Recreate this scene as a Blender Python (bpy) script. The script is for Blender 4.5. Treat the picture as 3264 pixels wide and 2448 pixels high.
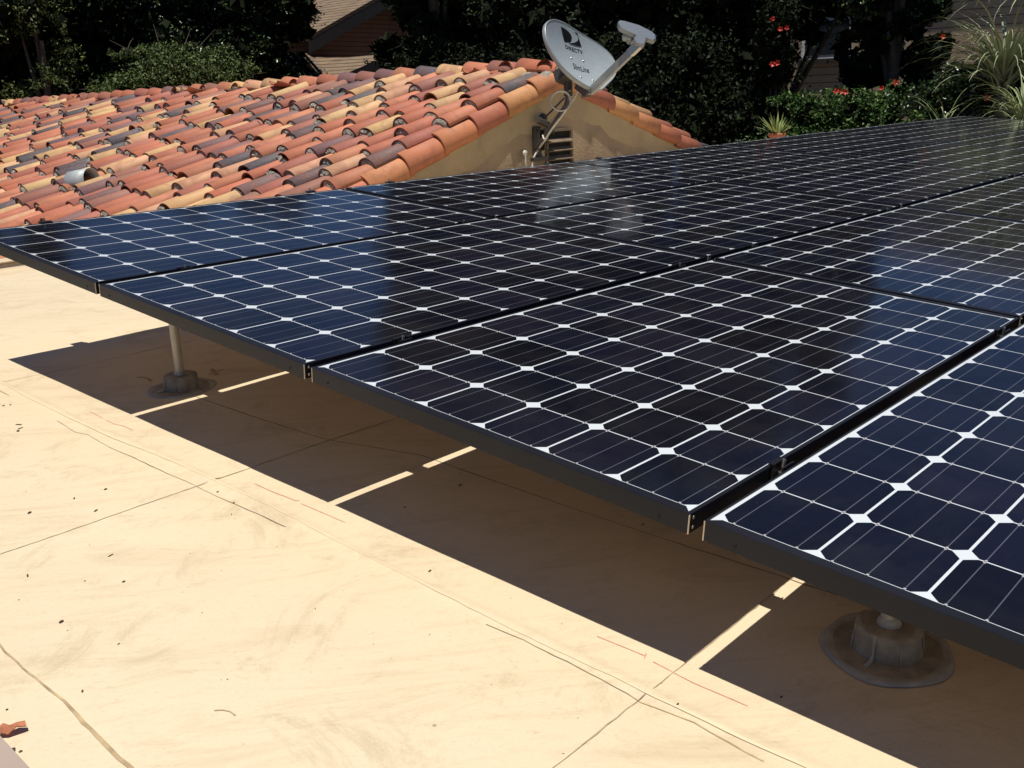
import bpy, math, random
import numpy as np
from mathutils import Matrix, Vector
random.seed(7); rng = np.random.default_rng(7)
PI = math.pi; R = math.radians
S = bpy.context.scene
for o in list(bpy.data.objects): bpy.data.objects.remove(o)
# ------------------------------------------------------------------ camera
CAM = Vector((-1.2648, -3.6536, 0.8416))
ROT = Matrix(((0.664196, 0.235492, -0.709498), (-0.746478, 0.157901, -0.646404), (-0.040192, 0.958963, 0.280667)))
FPX = 3079.6
cd = bpy.data.cameras.new('camera'); cam = bpy.data.objects.new('camera', cd); S.collection.objects.link(cam)
cam.matrix_world = Matrix.Translation(CAM) @ ROT.to_4x4()
cd.sensor_width = 36; cd.lens = 36*FPX/3264; cd.clip_end = 500; cd.clip_start = .05
S.camera = cam
# ------------------------------------------------------------------ light
SUN = Vector((0.16323, 0.10763, -0.98070)).normalized()
el = math.asin(-SUN.z); azf = math.atan2(-SUN.y, -SUN.x)
w = bpy.data.worlds.new('World'); S.world = w; w.use_nodes = True
nt = w.node_tree; nt.nodes.clear()
sky = nt.nodes.new('ShaderNodeTexSky'); sky.sky_type = 'NISHITA'; sky.sun_disc = False
sky.sun_elevation = el; sky.sun_rotation = PI/2-azf; sky.air_density = 1.0; sky.dust_density = .0; sky.ozone_density = 4.0
bg = nt.nodes.new('ShaderNodeBackground'); bg.inputs['Strength'].default_value = .06
wo = nt.nodes.new('ShaderNodeOutputWorld')
mx = nt.nodes.new('ShaderNodeMix'); mx.data_type = 'RGBA'; mx.blend_type = 'MULTIPLY'; mx.inputs[0].default_value = 1; mx.inputs[7].default_value = (.56, .72, .97, 1)
nt.links.new(sky.outputs[0], mx.inputs[6]); nt.links.new(mx.outputs[2], bg.inputs[0]); nt.links.new(bg.outputs[0], wo.inputs[0])
sl = bpy.data.lights.new('sun', 'SUN'); sl.energy = 4.9; sl.angle = R(.5); sl.color = (1, .95, .87)
so = bpy.data.objects.new('sun', sl); S.collection.objects.link(so)
so.rotation_euler = SUN.to_track_quat('-Z', 'Y').to_euler(); so.location = (0, 0, 30)
S.view_settings.view_transform = 'Standard'; S.view_settings.look = 'None'; S.view_settings.exposure = 0; S.view_settings.gamma = 1
S.render.engine = 'CYCLES'
# ------------------------------------------------------------------ frames
O0 = Vector((-0.0027, -0.0119, 0.4828))     # array plane: X away, Y to the left, Z up
MA = Matrix(((0.99984, 0.01733, -0.00332), (-0.01755, 0.99587, -0.08909), (0.00176, 0.08913, 0.99602)))
MD = Matrix(((0.99983, 0.01751, -0.00559), (-0.01764, 0.99954, -0.02455), (0.00515, 0.02464, 0.99968)))
# world = column combination
A4 = Matrix.Translation(O0) @ MA.to_4x4()
D4 = MD.to_4x4()
def ray(px, py):
    return (ROT @ Vector(((px-1632)/FPX, -(py-1224)/FPX, -1))).normalized()
def onplane(px, py, n, p):
    n = Vector(n); r = ray(px, py); return CAM + r*((Vector(p)-CAM).dot(n)/r.dot(n))
def at(px, py, d):
    return CAM + ray(px, py)*d
def onY(px, py, y): return onplane(px, py, (0, 1, 0), (0, y, 0))
def dk(px, py):
    q = onplane(px, py, MD.col[2], (0, 0, 0)); return MD.transposed() @ q
# ------------------------------------------------------------------ material helpers
def new_mat(name):
    m = bpy.data.materials.new(name); m.use_nodes = True; n = m.node_tree; n.nodes.clear()
    o = n.nodes.new('ShaderNodeOutputMaterial'); b = n.nodes.new('ShaderNodeBsdfPrincipled'); n.links.new(b.outputs[0], o.inputs[0])
    return m, n, b
class NT:
    def __init__(s, n): s.n = n
    def N(s, t, **k):
        x = s.n.nodes.new('ShaderNode'+t)
        for a, v in k.items():
            if a == 'ins':
                for i, q in v.items(): s.set(x, i, q)
            else: setattr(x, a, v)
        return x
    def set(s, x, i, q):
        if isinstance(q, bpy.types.NodeSocket): s.n.links.new(q, x.inputs[i])
        else: x.inputs[i].default_value = q
    def M(s, op, a, b=0., c=None):
        x = s.n.nodes.new('ShaderNodeMath'); x.operation = op; s.set(x, 0, a); s.set(x, 1, b)
        if c is not None: s.set(x, 2, c)
        return x.outputs[0]
    def coord(s, kind='Object', scale=(1, 1, 1), rot=(0, 0, 0)):
        c = s.N('TexCoord'); m = s.N('Mapping'); s.n.links.new(c.outputs[kind], m.inputs[0])
        m.inputs['Scale'].default_value = scale; m.inputs['Rotation'].default_value = rot; return m.outputs[0]
    def noise(s, v, sc, det=4, rough=.55, dist=0):
        x = s.N('TexNoise'); s.set(x, 'Vector', v); x.inputs['Scale'].default_value = sc; x.inputs['Detail'].default_value = det
        x.inputs['Roughness'].default_value = rough; x.inputs['Distortion'].default_value = dist; return x.outputs[0]
    def ramp(s, f, stops):
        x = s.N('ValToRGB'); s.set(x, 0, f); e = x.color_ramp.elements
        while len(e) < len(stops): e.new(.5)
        for a, (p, c) in zip(e, stops): a.position = p; a.color = (*c, 1) if len(c) == 3 else c
        return x.outputs[0]
    def mix(s, f, a, b, mode='MIX'):
        x = s.N('Mix', data_type='RGBA', blend_type=mode); s.set(x, 0, f)
        s.set(x, 6, a if isinstance(a, bpy.types.NodeSocket) else (*a, 1)); s.set(x, 7, b if isinstance(b, bpy.types.NodeSocket) else (*b, 1)); return x.outputs[2]
    def bump(s, b, h, st=.3, d=.01):
        x = s.N('Bump'); s.set(x, 'Height', h); x.inputs['Strength'].default_value = st; x.inputs['Distance'].default_value = d
        s.n.links.new(x.outputs[0], b.inputs['Normal'])
def simple(name, col, rough=.6, metal=0, var=.15, sc=8, bump=.0, coords='Object', spec=None, bd=.01):
    m, n, b = new_mat(name); t = NT(n)
    v = t.coord(coords); f = t.noise(v, sc, 5)
    c0 = tuple(max(0, c*(1-var)) for c in col); c1 = tuple(c*(1+var) for c in col)
    n.links.new(t.ramp(f, [(.3, c0), (.7, c1)]), b.inputs['Base Color'])
    b.inputs['Roughness'].default_value = rough; b.inputs['Metallic'].default_value = metal
    if spec is not None: b.inputs['Specular IOR Level'].default_value = spec
    if bump: t.bump(b, t.noise(v, sc*6, 6), bump, bd)
    return m
MT = {}
# --- roof membrane
m, n, b = new_mat('membrane'); t = NT(n)
v = t.coord()
vs = t.coord(scale=(1, 1, 1), rot=(0, 0, R(38)))
mv = t.N('Mapping'); n.links.new(vs, mv.inputs[0]); mv.inputs['Scale'].default_value = (.7, 3.2, 1)
sm = t.noise(mv.outputs[0], 2.8, 14, .78, 1.3); big = t.noise(v, .9, 3)
pt = t.noise(v, 3.1, 15, .82, 1.1); fine = t.noise(v, 60, 5, .7)
col = t.ramp(big, [(.3, (.69, .58, .395)), (.7, (.635, .52, .35))])
st1 = t.ramp(sm, [(.50, (0, 0, 0)), (.66, (1, 1, 1))]); col = t.mix(t.M('MULTIPLY', st1, .42), col, (.47, .35, .21))
st2 = t.ramp(pt, [(.52, (0, 0, 0)), (.70, (1, 1, 1))]); col = t.mix(t.M('MULTIPLY', st2, .78), col, (.43, .33, .20))
vor = t.N('TexVoronoi'); n.links.new(v, vor.inputs['Vector']); vor.inputs['Scale'].default_value = 14
spk = t.M('LESS_THAN', t.M('ADD', vor.outputs['Distance'], t.M('MULTIPLY', t.noise(v, 9, 2), .22)), .115)
col = t.mix(t.M('MULTIPLY', spk, .6), col, (.20, .14, .09))
col = t.mix(t.M('MULTIPLY', t.ramp(fine, [(.55, (0, 0, 0)), (.8, (1, 1, 1))]), .22), col, (.45, .33, .2))
grit = t.noise(v, 330, 3, .8); col = t.mix(t.M('MULTIPLY', t.ramp(grit, [(.50, (0, 0, 0)), (.72, (1, 1, 1))]), .30), col, (.50, .40, .26))
thr = t.noise(mv.outputs[0], 26, 6, .8, 2.5); col = t.mix(t.M('MULTIPLY', t.ramp(thr, [(.58, (0, 0, 0)), (.66, (1, 1, 1))]), .40), col, (.36, .27, .17))
n.links.new(col, b.inputs['Base Color']); b.inputs['Roughness'].default_value = .7; b.inputs['Specular IOR Level'].default_value = .25
t.bump(b, t.M('ADD', t.noise(v, 7, 5), t.M('MULTIPLY', t.noise(v, 150, 3), .15)), .25, .012)
MT['membrane'] = m
MT['curb'] = simple('curb_membrane', (.62, .49, .32), .6, var=.06, bump=.1)
MT['coping'] = simple('coping_metal', (.40, .315, .255), .5, var=.05)
MT['crease'] = simple('crease_dark', (.20, .15, .10), .8, var=.5, sc=40)
MT['seam'] = simple('seam_dirt', (.42, .31, .17), .8, var=.35, sc=25)
MT['seam_line'] = simple('seam_line', (.36, .28, .18), .8, var=.5, sc=30)
MT['wash'] = simple('dirt_wash', (.50, .39, .24), .8, var=.2, sc=60)
MT['weld'] = simple('weld_strip', (.74, .60, .40), .5, var=.05)
MT['chalk'] = simple('red_chalk', (.60, .26, .19), .8, var=.3, sc=60)
MT['black_frame'] = simple('anodised_black', (.014, .014, .018), .35, .0, var=.3, sc=3, spec=.22)
MT['frame_cut'] = simple('frame_cut_edge', (.62, .50, .36), .45, .3, var=.1)
MT['hole'] = simple('drain_hole', (.004, .004, .004), .9)
MT['back'] = simple('backsheet', (.78, .64, .46), .6, var=.03)  # tinted warm to throw warmer bounce light under the array
MT['rail'] = simple('rail_metal', (.10, .10, .10), .4, .6)
MT['clamp'] = simple('clamp_black', (.03, .03, .03), .3, .5)
MT['steel'] = simple('bolt_steel', (.45, .43, .40), .3, .9)
MT['post'] = simple('post_galvanised', (.52, .47, .38), .45, .35, var=.12, sc=14)
MT['putty'] = simple('sealant_grey', (.31, .265, .20), .75, var=.35, sc=16, bump=.4)
MT['putty2'] = simple('sealant_edge', (.36, .335, .29), .6, var=.2, sc=20, bump=.3)
# --- solar laminate
m, n, b = new_mat('solar_laminate'); t = NT(n)
uv = t.N('TexCoord'); sx = t.N('SeparateXYZ'); n.links.new(uv.outputs['Object'], sx.inputs[0])
U, V = sx.outputs[0], sx.outputs[1]; PU, PV = .158, .1576
# local object origin = first cell corner, X 0..1.58, Y 0..-0.9456 (stored positive)
Vp = t.M('MULTIPLY', V, -1.)
cu = t.M('SUBTRACT', t.M('MULTIPLY', t.M('FRACT', t.M('DIVIDE', U, PU)), PU), PU/2)
cv = t.M('SUBTRACT', t.M('MULTIPLY', t.M('FRACT', t.M('DIVIDE', Vp, PV)), PV), PV/2)
au, av = t.M('ABSOLUTE', cu), t.M('ABSOLUTE', cv)
inu = t.M('LESS_THAN', au, .0776); inv_ = t.M('LESS_THAN', av, .0766)
rad = t.M('SQRT', t.M('ADD', t.M('MULTIPLY', cu, cu), t.M('MULTIPLY', cv, cv)))
inr = t.M('LESS_THAN', t.M('ADD', t.M('MULTIPLY', t.M('ADD', au, av), .55), t.M('MULTIPLY', rad, .45)), .1200)
bnd = t.M('MULTIPLY', t.M('MULTIPLY', t.M('GREATER_THAN', U, 0.), t.M('LESS_THAN', U, 1.58)), t.M('MULTIPLY', t.M('GREATER_THAN', Vp, 0.), t.M('LESS_THAN', Vp, .9456)))
cell = t.M('MULTIPLY', t.M('MULTIPLY', inu, inv_), t.M('MULTIPLY', inr, bnd))
b3 = t.M('ABSOLUTE', t.M('SUBTRACT', av, .0515)); b3 = t.M('MINIMUM', b3, av)
bar = t.M('MULTIPLY', t.M('LESS_THAN', b3, .0008), bnd)
tip = t.M('MULTIPLY', t.M('MULTIPLY', t.M('LESS_THAN', b3, .0018), t.M('GREATER_THAN', au, .0735)), t.M('MULTIPLY', t.M('LESS_THAN', au, .0778), bnd))
cr = t.M('MULTIPLY', t.M('MULTIPLY', t.M('LESS_THAN', b3, .0016), t.M('GREATER_THAN', au, .0778)), bnd)
cid = t.N('CombineXYZ'); t.set(cid, 0, t.M('FLOOR', t.M('DIVIDE', U, PU))); t.set(cid, 1, t.M('FLOOR', t.M('DIVIDE', Vp, PV)))
oi = t.N('ObjectInfo'); t.set(cid, 2, t.M('MULTIPLY', oi.outputs['Random'], 53.))
wn = t.N('TexWhiteNoise'); n.links.new(cid.outputs[0], wn.inputs['Vector'])
cc = t.ramp(wn.outputs['Value'], [(0, (.0050, .0050, .0075)), (.45, (.0050, .0058, .011)), (.8, (.0065, .0075, .016)), (1, (.008, .0075, .016))])
fing = t.M('LESS_THAN', t.M('FRACT', t.M('DIVIDE', cu, .0024)), .10)
cc = t.mix(t.M('MULTIPLY', fing, .25), cc, (.03, .03, .04))
cc = t.mix(bar, cc, (.085, .09, .11)); cc = t.mix(tip, cc, (.42, .40, .40))
white = t.mix(cr, (.60, .64, .655), (.05, .05, .06))
col = t.mix(cell, white, cc)
wv = t.coord('Object'); gd = t.N('CombineXYZ'); t.set(gd, 2, t.M('MULTIPLY', oi.outputs['Random'], 31.)); va = t.N('VectorMath', operation='ADD'); n.links.new(wv, va.inputs[0]); n.links.new(gd.outputs[0], va.inputs[1])
du = t.noise(va.outputs[0], 3.5, 8, .7, .6); ds = t.noise(va.outputs[0], 160, 2, .6)
col = t.mix(t.M('MULTIPLY', t.ramp(du, [(.40, (0, 0, 0)), (.8, (1, 1, 1))]), .03), col, (.42, .36, .28))
col = t.mix(t.M('MULTIPLY', t.M('GREATER_THAN', ds, .80), .5), col, (.5, .46, .40))
n.links.new(col, b.inputs['Base Color']); b.inputs['Roughness'].default_value = .055
b.inputs['IOR'].default_value = 1.30; b.inputs['Specular IOR Level'].default_value = .5
dust = t.noise(t.coord(), 4, 5, .6)
n.links.new(t.ramp(dust, [(.3, (.085, .085, .085)), (.8, (.12, .12, .12))]), b.inputs['Roughness'])
MT['laminate'] = m
# --- clay
def attr_mat(name, rough, dirt=.25, bump=.3, spec=.3, bd=.004):
    m, n, b = new_mat(name); t = NT(n)
    a = t.N('Attribute', attribute_name='col'); v = t.coord(); f = t.noise(v, 9, 6, .65); g = t.noise(v, 45, 4)
    lo = t.noise(v, 4.5, 3, .6, .8)
    c = t.mix(t.M('MULTIPLY', t.ramp(lo, [(.50, (0, 0, 0)), (.62, (1, 1, 1))]), .38), a.outputs['Color'], (.30, .115, .075))
    c = t.mix(t.M('MULTIPLY', t.ramp(f, [(.45, (0, 0, 0)), (.75, (1, 1, 1))]), dirt), c, (.22, .13, .08))
    hi = t.noise(v, 120, 3, .7); c = t.mix(t.M('MULTIPLY', t.ramp(hi, [(.60, (0, 0, 0)), (.72, (1, 1, 1))]), .35), c, (.55, .42, .32))
    c = t.mix(t.M('MULTIPLY', t.ramp(g, [(.5, (0, 0, 0)), (.8, (1, 1, 1))]), .25), c, (.5, .3, .2))
    n.links.new(c, b.inputs['Base Color']); b.inputs['Roughness'].default_value = rough; b.inputs['Specular IOR Level'].default_value = spec
    t.bump(b, g, bump, bd); return m
MT['clay'] = attr_mat('clay_tile', .62)
MT['mortar'] = simple('mortar', (.50, .46, .37), .9, var=.45, sc=22, bump=1., bd=.03)
MT['underlay'] = simple('tile_underlay', (.16, .06, .04), .9, var=.4, sc=10)
m, n, b = new_mat('stucco_tan'); t = NT(n); v = t.coord()
f = t.noise(v, 1.4, 7, .65, .8); g = t.noise(v, 5, 6, .7)
c = t.ramp(f, [(.35, (.50, .365, .22)), (.55, (.42, .305, .185)), (.75, (.30, .22, .135))])
c = t.mix(t.M('MULTIPLY', t.ramp(g, [(.5, (0, 0, 0)), (.75, (1, 1, 1))]), .35), c, (.20, .145, .09))
n.links.new(c, b.inputs['Base Color']); b.inputs['Roughness'].default_value = .85; t.bump(b, t.noise(v, 40, 5), .6, .01); MT['stucco'] = m
m, n, b = new_mat('stucco_band'); t = NT(n); v = t.coord()
f = t.noise(v, 3., 7, .65, .8)
c = t.ramp(f, [(.35, (.56, .42, .23)), (.6, (.48, .36, .20)), (.8, (.34, .25, .145))])
n.links.new(c, b.inputs['Base Color']); b.inputs['Roughness'].default_value = .85; t.bump(b, t.noise(v, 40, 5), .6, .01); MT['stucco_band'] = m
MT['louvre'] = simple('louvre_tan', (.20, .145, .09), .8, var=.2, sc=12)
MT['dark'] = simple('recess_shade', (.012, .010, .008), .9)  # near-black, paints the shade inside the louvre and the pipe
MT['dish'] = simple('dish_grey', (.32, .365, .375), .45, .0, var=.05, sc=20)
MT['dish_rim'] = simple('dish_rim_grey', (.32, .35, .35), .4, .2, var=.1)
MT['dish_print'] = simple('dish_print_black', (.008, .01, .01), .7, spec=.1)
MT['dish_metal'] = simple('dish_arm_metal', (.30, .31, .30), .4, .35, var=.12)
MT['mast'] = simple('mast_dark', (.075, .066, .058), .5, .3, var=.25)
MT['feed'] = simple('feed_plastic', (.23, .26, .30), .45, var=.06)
MT['cable'] = simple('cable_beige', (.60, .57, .48), .6, var=.15, sc=30)
MT['galv'] = simple('vent_galvanised', (.44, .47, .46), .5, .1, var=.2, sc=9)
MT['bark'] = simple('bark', (.07, .052, .036), .9, var=.35, sc=6, bump=.5)
MT['pot'] = simple('terracotta_pot', (.34, .12, .06), .8)
MT['dryleaf'] = simple('dry_leaf', (.42, .15, .07), .8, var=.3, sc=60)
MT['litter'] = simple('litter_dark', (.08, .055, .035), .9, var=.4, sc=50)
MT['flower'] = simple('flower_red', (.75, .06, .035), .5, var=.3, sc=30)
MT['ground'] = simple('yard_ground', (.10, .085, .06), .95, var=.4, sc=1.2, bump=.3)
MT['wallwhite'] = simple('white_trim', (.55, .56, .58), .6)
MT['glass'] = simple('window_glass', (.02, .025, .03), .08)
MT['fascia'] = simple('fascia_dark', (.02, .016, .014), .7)
MT['wall_plaster'] = simple('building_wall', (.40, .30, .20), .9, var=.1)  # plain tan colour of the building walls
def siding(name, c1, c2, pitch, line=.1, vertical_marks=False):
    m, n, b = new_mat(name); t = NT(n); v = t.coord(); s = t.N('SeparateXYZ'); n.links.new(v, s.inputs[0])
    z = t.M('FRACT', t.M('DIVIDE', s.outputs[2], pitch)); ln = t.M('LESS_THAN', z, line)
    f = t.noise(v, 2.5, 5)
    c = t.ramp(f, [(.3, c1), (.7, c2)])
    if vertical_marks:
        x = t.M('ADD', s.outputs[0], t.M('MULTIPLY', t.M('FLOOR', t.M('DIVIDE', s.outputs[2], pitch)), .37))
        k = t.M('LESS_THAN', t.M('FRACT', t.M('DIVIDE', x, .22)), .07); c = t.mix(t.M('MULTIPLY', k, .3), c, (.06, .03, .02))
    c = t.mix(ln, c, tuple(q*.25 for q in c1)); n.links.new(c, b.inputs['Base Color']); b.inputs['Roughness'].default_value = .85
    t.bump(b, z, .6, .02); return m
MT['shingle_wall'] = siding('shingle_wall', (.17, .085, .045), (.22, .11, .06), .13, .14, True)
MT['lap_wall'] = siding('lap_siding', (.44, .325, .22), (.50, .37, .255), .19, .1)
MT['shingle_roof'] = siding('shingle_roof', (.15, .10, .06), (.25, .175, .105), .10, .2, True)
def leafmat(name, c1, c2, rough=.4, spec=.5, trans=.12):
    m, n, b = new_mat(name); t = NT(n)
    a = t.N('Attribute', attribute_name='col'); s = t.N('SeparateXYZ'); n.links.new(a.outputs['Color'], s.inputs[0])
    n.links.new(t.ramp(s.outputs[0], [(0, c1), (1, c2)]), b.inputs['Base Color']); b.inputs['Roughness'].default_value = rough
    b.inputs['Specular IOR Level'].default_value = spec
    return m
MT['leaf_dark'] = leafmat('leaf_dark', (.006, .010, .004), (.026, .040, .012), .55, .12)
MT['leaf_glossy'] = leafmat('leaf_glossy', (.006, .014, .005), (.09, .15, .035), .3, .5)  # the few palest leaves carry glints painted into their colour
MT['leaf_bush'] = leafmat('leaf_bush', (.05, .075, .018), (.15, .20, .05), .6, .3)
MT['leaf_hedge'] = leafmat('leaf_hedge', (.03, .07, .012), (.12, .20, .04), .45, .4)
MT['leaf_cypress_shade'] = leafmat('leaf_cypress_shade', (.006, .009, .004), (.018, .024, .008), .8, .1)  # cypress leaves, also the painted inner shade of other crowns
MT['blade'] = leafmat('blade_green', (.14, .19, .09), (.38, .40, .24), .5, .4)
MT['blade_dry'] = leafmat('blade_straw', (.18, .24, .10), (.36, .39, .20), .6, .3)
MT['agave'] = leafmat('agave_green', (.12, .17, .05), (.30, .36, .12), .5, .3)
# ------------------------------------------------------------------ mesh builder
class MB:
    def __init__(s): s.v = []; s.f = []; s.c = []; s.smooth = []
    def add(s, vs, fs, col=None, smooth=False):
        o = len(s.v); s.v += [tuple(p) for p in vs]; s.f += [tuple(i+o for i in f) for f in fs]
        s.c += [col or (1, 1, 1)]*len(fs); s.smooth += [smooth]*len(fs)
    def box(s, x0, x1, y0, y1, z0, z1, M=None, col=None, bevel=0):
        vs = [Vector((x, y, z)) for x in (x0, x1) for y in (y0, y1) for z in (z0, z1)]
        if M is not None: vs = [M @ p for p in vs]
        s.add(vs, [(0, 1, 3, 2), (4, 6, 7, 5), (0, 4, 5, 1), (2, 3, 7, 6), (0, 2, 6, 4), (1, 5, 7, 3)], col)
    def tube(s, pts, r, n=10, cap=True, col=None):
        pts = [Vector(p) for p in pts]; rs = r if isinstance(r, (list, tuple)) else [r]*len(pts)
        vs = []; up = None
        for i, p in enumerate(pts):
            d = (pts[min(i+1, len(pts)-1)]-pts[max(i-1, 0)]).normalized()
            if up is None: up = d.orthogonal().normalized()
            up = (up-d*up.dot(d)).normalized(); q = d.cross(up)
            vs += [p+(up*math.cos(2*PI*k/n)+q*math.sin(2*PI*k/n))*rs[i] for k in range(n)]
        fs = [(i*n+k, i*n+(k+1) % n, (i+1)*n+(k+1) % n, (i+1)*n+k) for i in range(len(pts)-1) for k in range(n)]
        s.add(vs, fs, col, True)
        if cap: s.add([vs[k] for k in range(n)], [tuple(range(n-1, -1, -1))], col); s.add([vs[-n+k] for k in range(n)], [tuple(range(n))], col)
    def lathe(s, prof, n=40, M=None, wob=None, col=None):
        vs = []
        for j, (r_, z) in enumerate(prof):
            for k in range(n):
                a = 2*PI*k/n; rr = r_*(1+(wob(a, j) if wob else 0)); p = Vector((rr*math.cos(a), rr*math.sin(a), z)); vs.append(M @ p if M is not None else p)
        fs = [(i*n+k, i*n+(k+1) % n, (i+1)*n+(k+1) % n, (i+1)*n+k) for i in range(len(prof)-1) for k in range(n)]
        s.add(vs, fs, col, True)
    def ribbon(s, pts, w0, z=.0, th=.0006):
        pts = [Vector(p) for p in pts]; vs = []
        for i, p in enumerate(pts):
            d = (pts[min(i+1, len(pts)-1)]-pts[max(i-1, 0)]); d.z = 0; d.normalize(); q = Vector((-d.y, d.x, 0))
            ww = w0[i] if isinstance(w0, (list, tuple)) else w0
            vs += [p+q*ww/2+Vector((0, 0, z)), p+q*ww/2+Vector((0, 0, z+th)), p-q*ww/2+Vector((0, 0, z+th)), p-q*ww/2+Vector((0, 0, z))]
        fs = []
        for i in range(len(pts)-1):
            a = i*4; bb = a+4; fs += [(a, bb, bb+1, a+1), (a+1, bb+1, bb+2, a+2), (a+2, bb+2, bb+3, a+3)]
        s.add(vs, fs)
    def build(s, name, mat, parent=None, matrix=None, colattr=False):
        me = bpy.data.meshes.new(name); me.from_pydata(s.v, [], s.f); me.materials.append(mat)
        me.polygons.foreach_set('use_smooth', s.smooth)
        if colattr:
            a = me.color_attributes.new('col', 'FLOAT_COLOR', 'CORNER'); arr = []
            for f, c in zip(s.f, s.c): arr += [c[0], c[1], c[2], 1.]*len(f)
            a.data.foreach_set('color', arr)
        me.update()
        return link(name, me, parent, matrix)
def link(name, data, parent=None, matrix=None):
    o = bpy.data.objects.new(name, data); S.collection.objects.link(o)
    if parent is not None: o.parent = parent
    if matrix is not None: o.matrix_local = matrix
    return o
def tag(o, label=None, cat=None, group=None, kind=None):
    if label: o['label'] = label
    if cat: o['category'] = cat
    if group: o['group'] = group
    if kind: o['kind'] = kind
    return o
def thing(name, label, cat, matrix=None, group=None):
    return tag(link(name, None, None, matrix), label, cat, group)
def T(x, y, z): return Matrix.Translation((x, y, z))
def copy_tree(o, matrix):
    r_ = o.copy(); S.collection.objects.link(r_); r_.matrix_local = matrix
    def rec(a, b_):
        for ch in a.children:
            c = ch.copy(); S.collection.objects.link(c); c.parent = b_; c.matrix_local = ch.matrix_local.copy(); rec(ch, c)
    rec(o, r_); return r_

# ------------------------------------------------------------------ ground
mb = MB(); mb.add([(-150, -150, -3.4), (200, -150, -3.4), (200, 200, -3.4), (-150, 200, -3.4)], [(0, 1, 2, 3)])
tag(mb.build('ground', MT['ground']), 'brown yard ground far below the roofs', 'ground', kind='structure')

# ------------------------------------------------------------------ flat roof (deck frame)
flat = thing('flat_roof', 'flat cream membrane roof under the solar panels, with seams and stains', 'roof', D4.copy())
DX0, DX1, DY0, DY1 = -.826, 10.6, -6.5, 1.86
def gridline(a, b_, step, fine):
    xs = list(np.arange(a, b_, step))+[b_]
    for c, wd, st in fine: xs += list(np.arange(c-wd, c+wd, st))
    xs = sorted(set(round(float(x), 4) for x in xs if a <= x <= b_)); out = [xs[0]]
    for x in xs[1:]:
        if x-out[-1] > .0019: out.append(x)
    return np.array(out)
gx = np.concatenate([gridline(DX0, 1.0, .04, [(-.085, .05, .005), (-.725, .03, .005)]), np.arange(1.3, DX1, .4), [DX1]])
gy = np.concatenate([[DY0], np.arange(-6, -4, .3), gridline(-3.9, DY1, .05, [(-1.575, .02, .004), (-2.9, .02, .004), (-.25, .02, .004)])])
def nz1(x, s_): return math.sin(x*s_+1.3)*.5+math.sin(x*s_*2.3+.4)*.3+math.sin(x*s_*4.1+2)*.2
GX, GY = np.meshgrid(gx, gy, indexing='ij')
def zmem(X, Y):
    z = .0045*np.exp(-((X+.085-.008*np.sin(Y*3.1)-.004*np.sin(Y*9))/.014)**2)
    z = z+.002/(1+np.exp(-(X+.725+.004*np.sin(Y*6))/.004))-.002
    z = z+.0016/(1+np.exp(-(Y+1.575)/.004))-.0016/(1+np.exp((Y+2.9)/.004))
    return z+.0022*(np.sin(X*5.1+Y*1.3)*np.sin(Y*4.3-X*.7)+.5*np.sin(X*13+Y*3)*np.sin(Y*9+1))*(X < 1.1)
Z = zmem(GX, GY)
nx, ny = len(gx), len(gy)
me = bpy.data.meshes.new('membrane')
vv = np.stack([GX, GY, Z], -1).reshape(-1, 3)
ii = (np.arange(nx-1)[:, None]*ny+np.arange(ny-1)[None, :]).ravel()
me.from_pydata(vv.tolist(), [], np.stack([ii, ii+ny, ii+ny+1, ii+1], 1).tolist()); me.materials.append(MT['membrane'])
me.polygons.foreach_set('use_smooth', [True]*len(me.polygons)); me.update(); link('membrane', me, flat)
def dl(pts, ox=0, oy=0, s=1, z=.004): return [Vector((*dk(a*s+ox, b_*s+oy).xy, z)) for a, b_ in pts]
def resample(pts, st, jit):
    out = []
    for a, b_ in zip(pts, pts[1:]):
        k = max(1, int((b_-a).length/st))
        for i in range(k):
            p = a.lerp(b_, i/k); out.append(p+Vector((random.uniform(-jit, jit), random.uniform(-jit, jit), 0)))
    return out+[pts[-1]]
c4 = dict(oy=1100, s=1100/2212)
def rib(name, pts, w_, mat, z=.0, jit=.001, st=.03, th=.0008, var=.5):
    p = resample(pts, min(st, .025), jit); mb = MB()
    for q in p: q.z = float(zmem(q.x, q.y))+.0006
    ws = [1.]
    for _ in p[1:]: ws.append(min(1+var, max(1-var, ws[-1]+random.uniform(-.25, .25))))
    mb.ribbon(p, [w_*a for a in ws], z, .0003); return mb.build(name, mat, flat)
# dark pencil thin creases and cross seams
rib('crease', dl([(370, 490), (430, 525), (480, 555), (570, 575), (640, 620), (700, 655), (860, 725), (960, 775), (1100, 840), (1265, 910), (1380, 970), (1640, 1080), (1830, 1165)], **c4), .0022, MT['crease'])
rib('crease', dl([(0, 300), (60, 330)], **c4), .003, MT['crease'])
rib('crease', dl([(1050*1.4756, 1350*1.4756), (1130*1.4756, 1385*1.4756), (1300*1.4756, 1470*1.4756), (1380*1.4756, 1515*1.4756)]), .0018, MT['crease'])
rib('crease', dl([(1380*1.4756, 1515*1.4756), (1500*1.4756, 1560*1.4756), (1650*1.4756, 1640*1.4756)]), .0020, MT['seam'])
for y_, x0, x1 in ((-1.575, -.826, 2.2), (-2.90, -.826, 2.2), (-.25, -.826, 1.2)):
    rib('seam', [Vector((x0, y_, .003)), Vector((x1, y_, .003))], .0024, MT['seam_line'], st=.05)
rib('seam', [Vector((.25, -.72, .003)), Vector((.262, -1.2, .003)), Vector((.28, -1.56, .003)), Vector((.37, -1.86, .003)), Vector((.37, -2.4, .003)), Vector((.40, -3.4, .003))], .0022, MT['crease'])
rib('seam', [Vector((-.724+.003*math.sin(k*1.7), -3.4+k*.1, .002)) for k in range(52)], .0052, MT['seam'], jit=.0012, var=.35)
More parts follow.
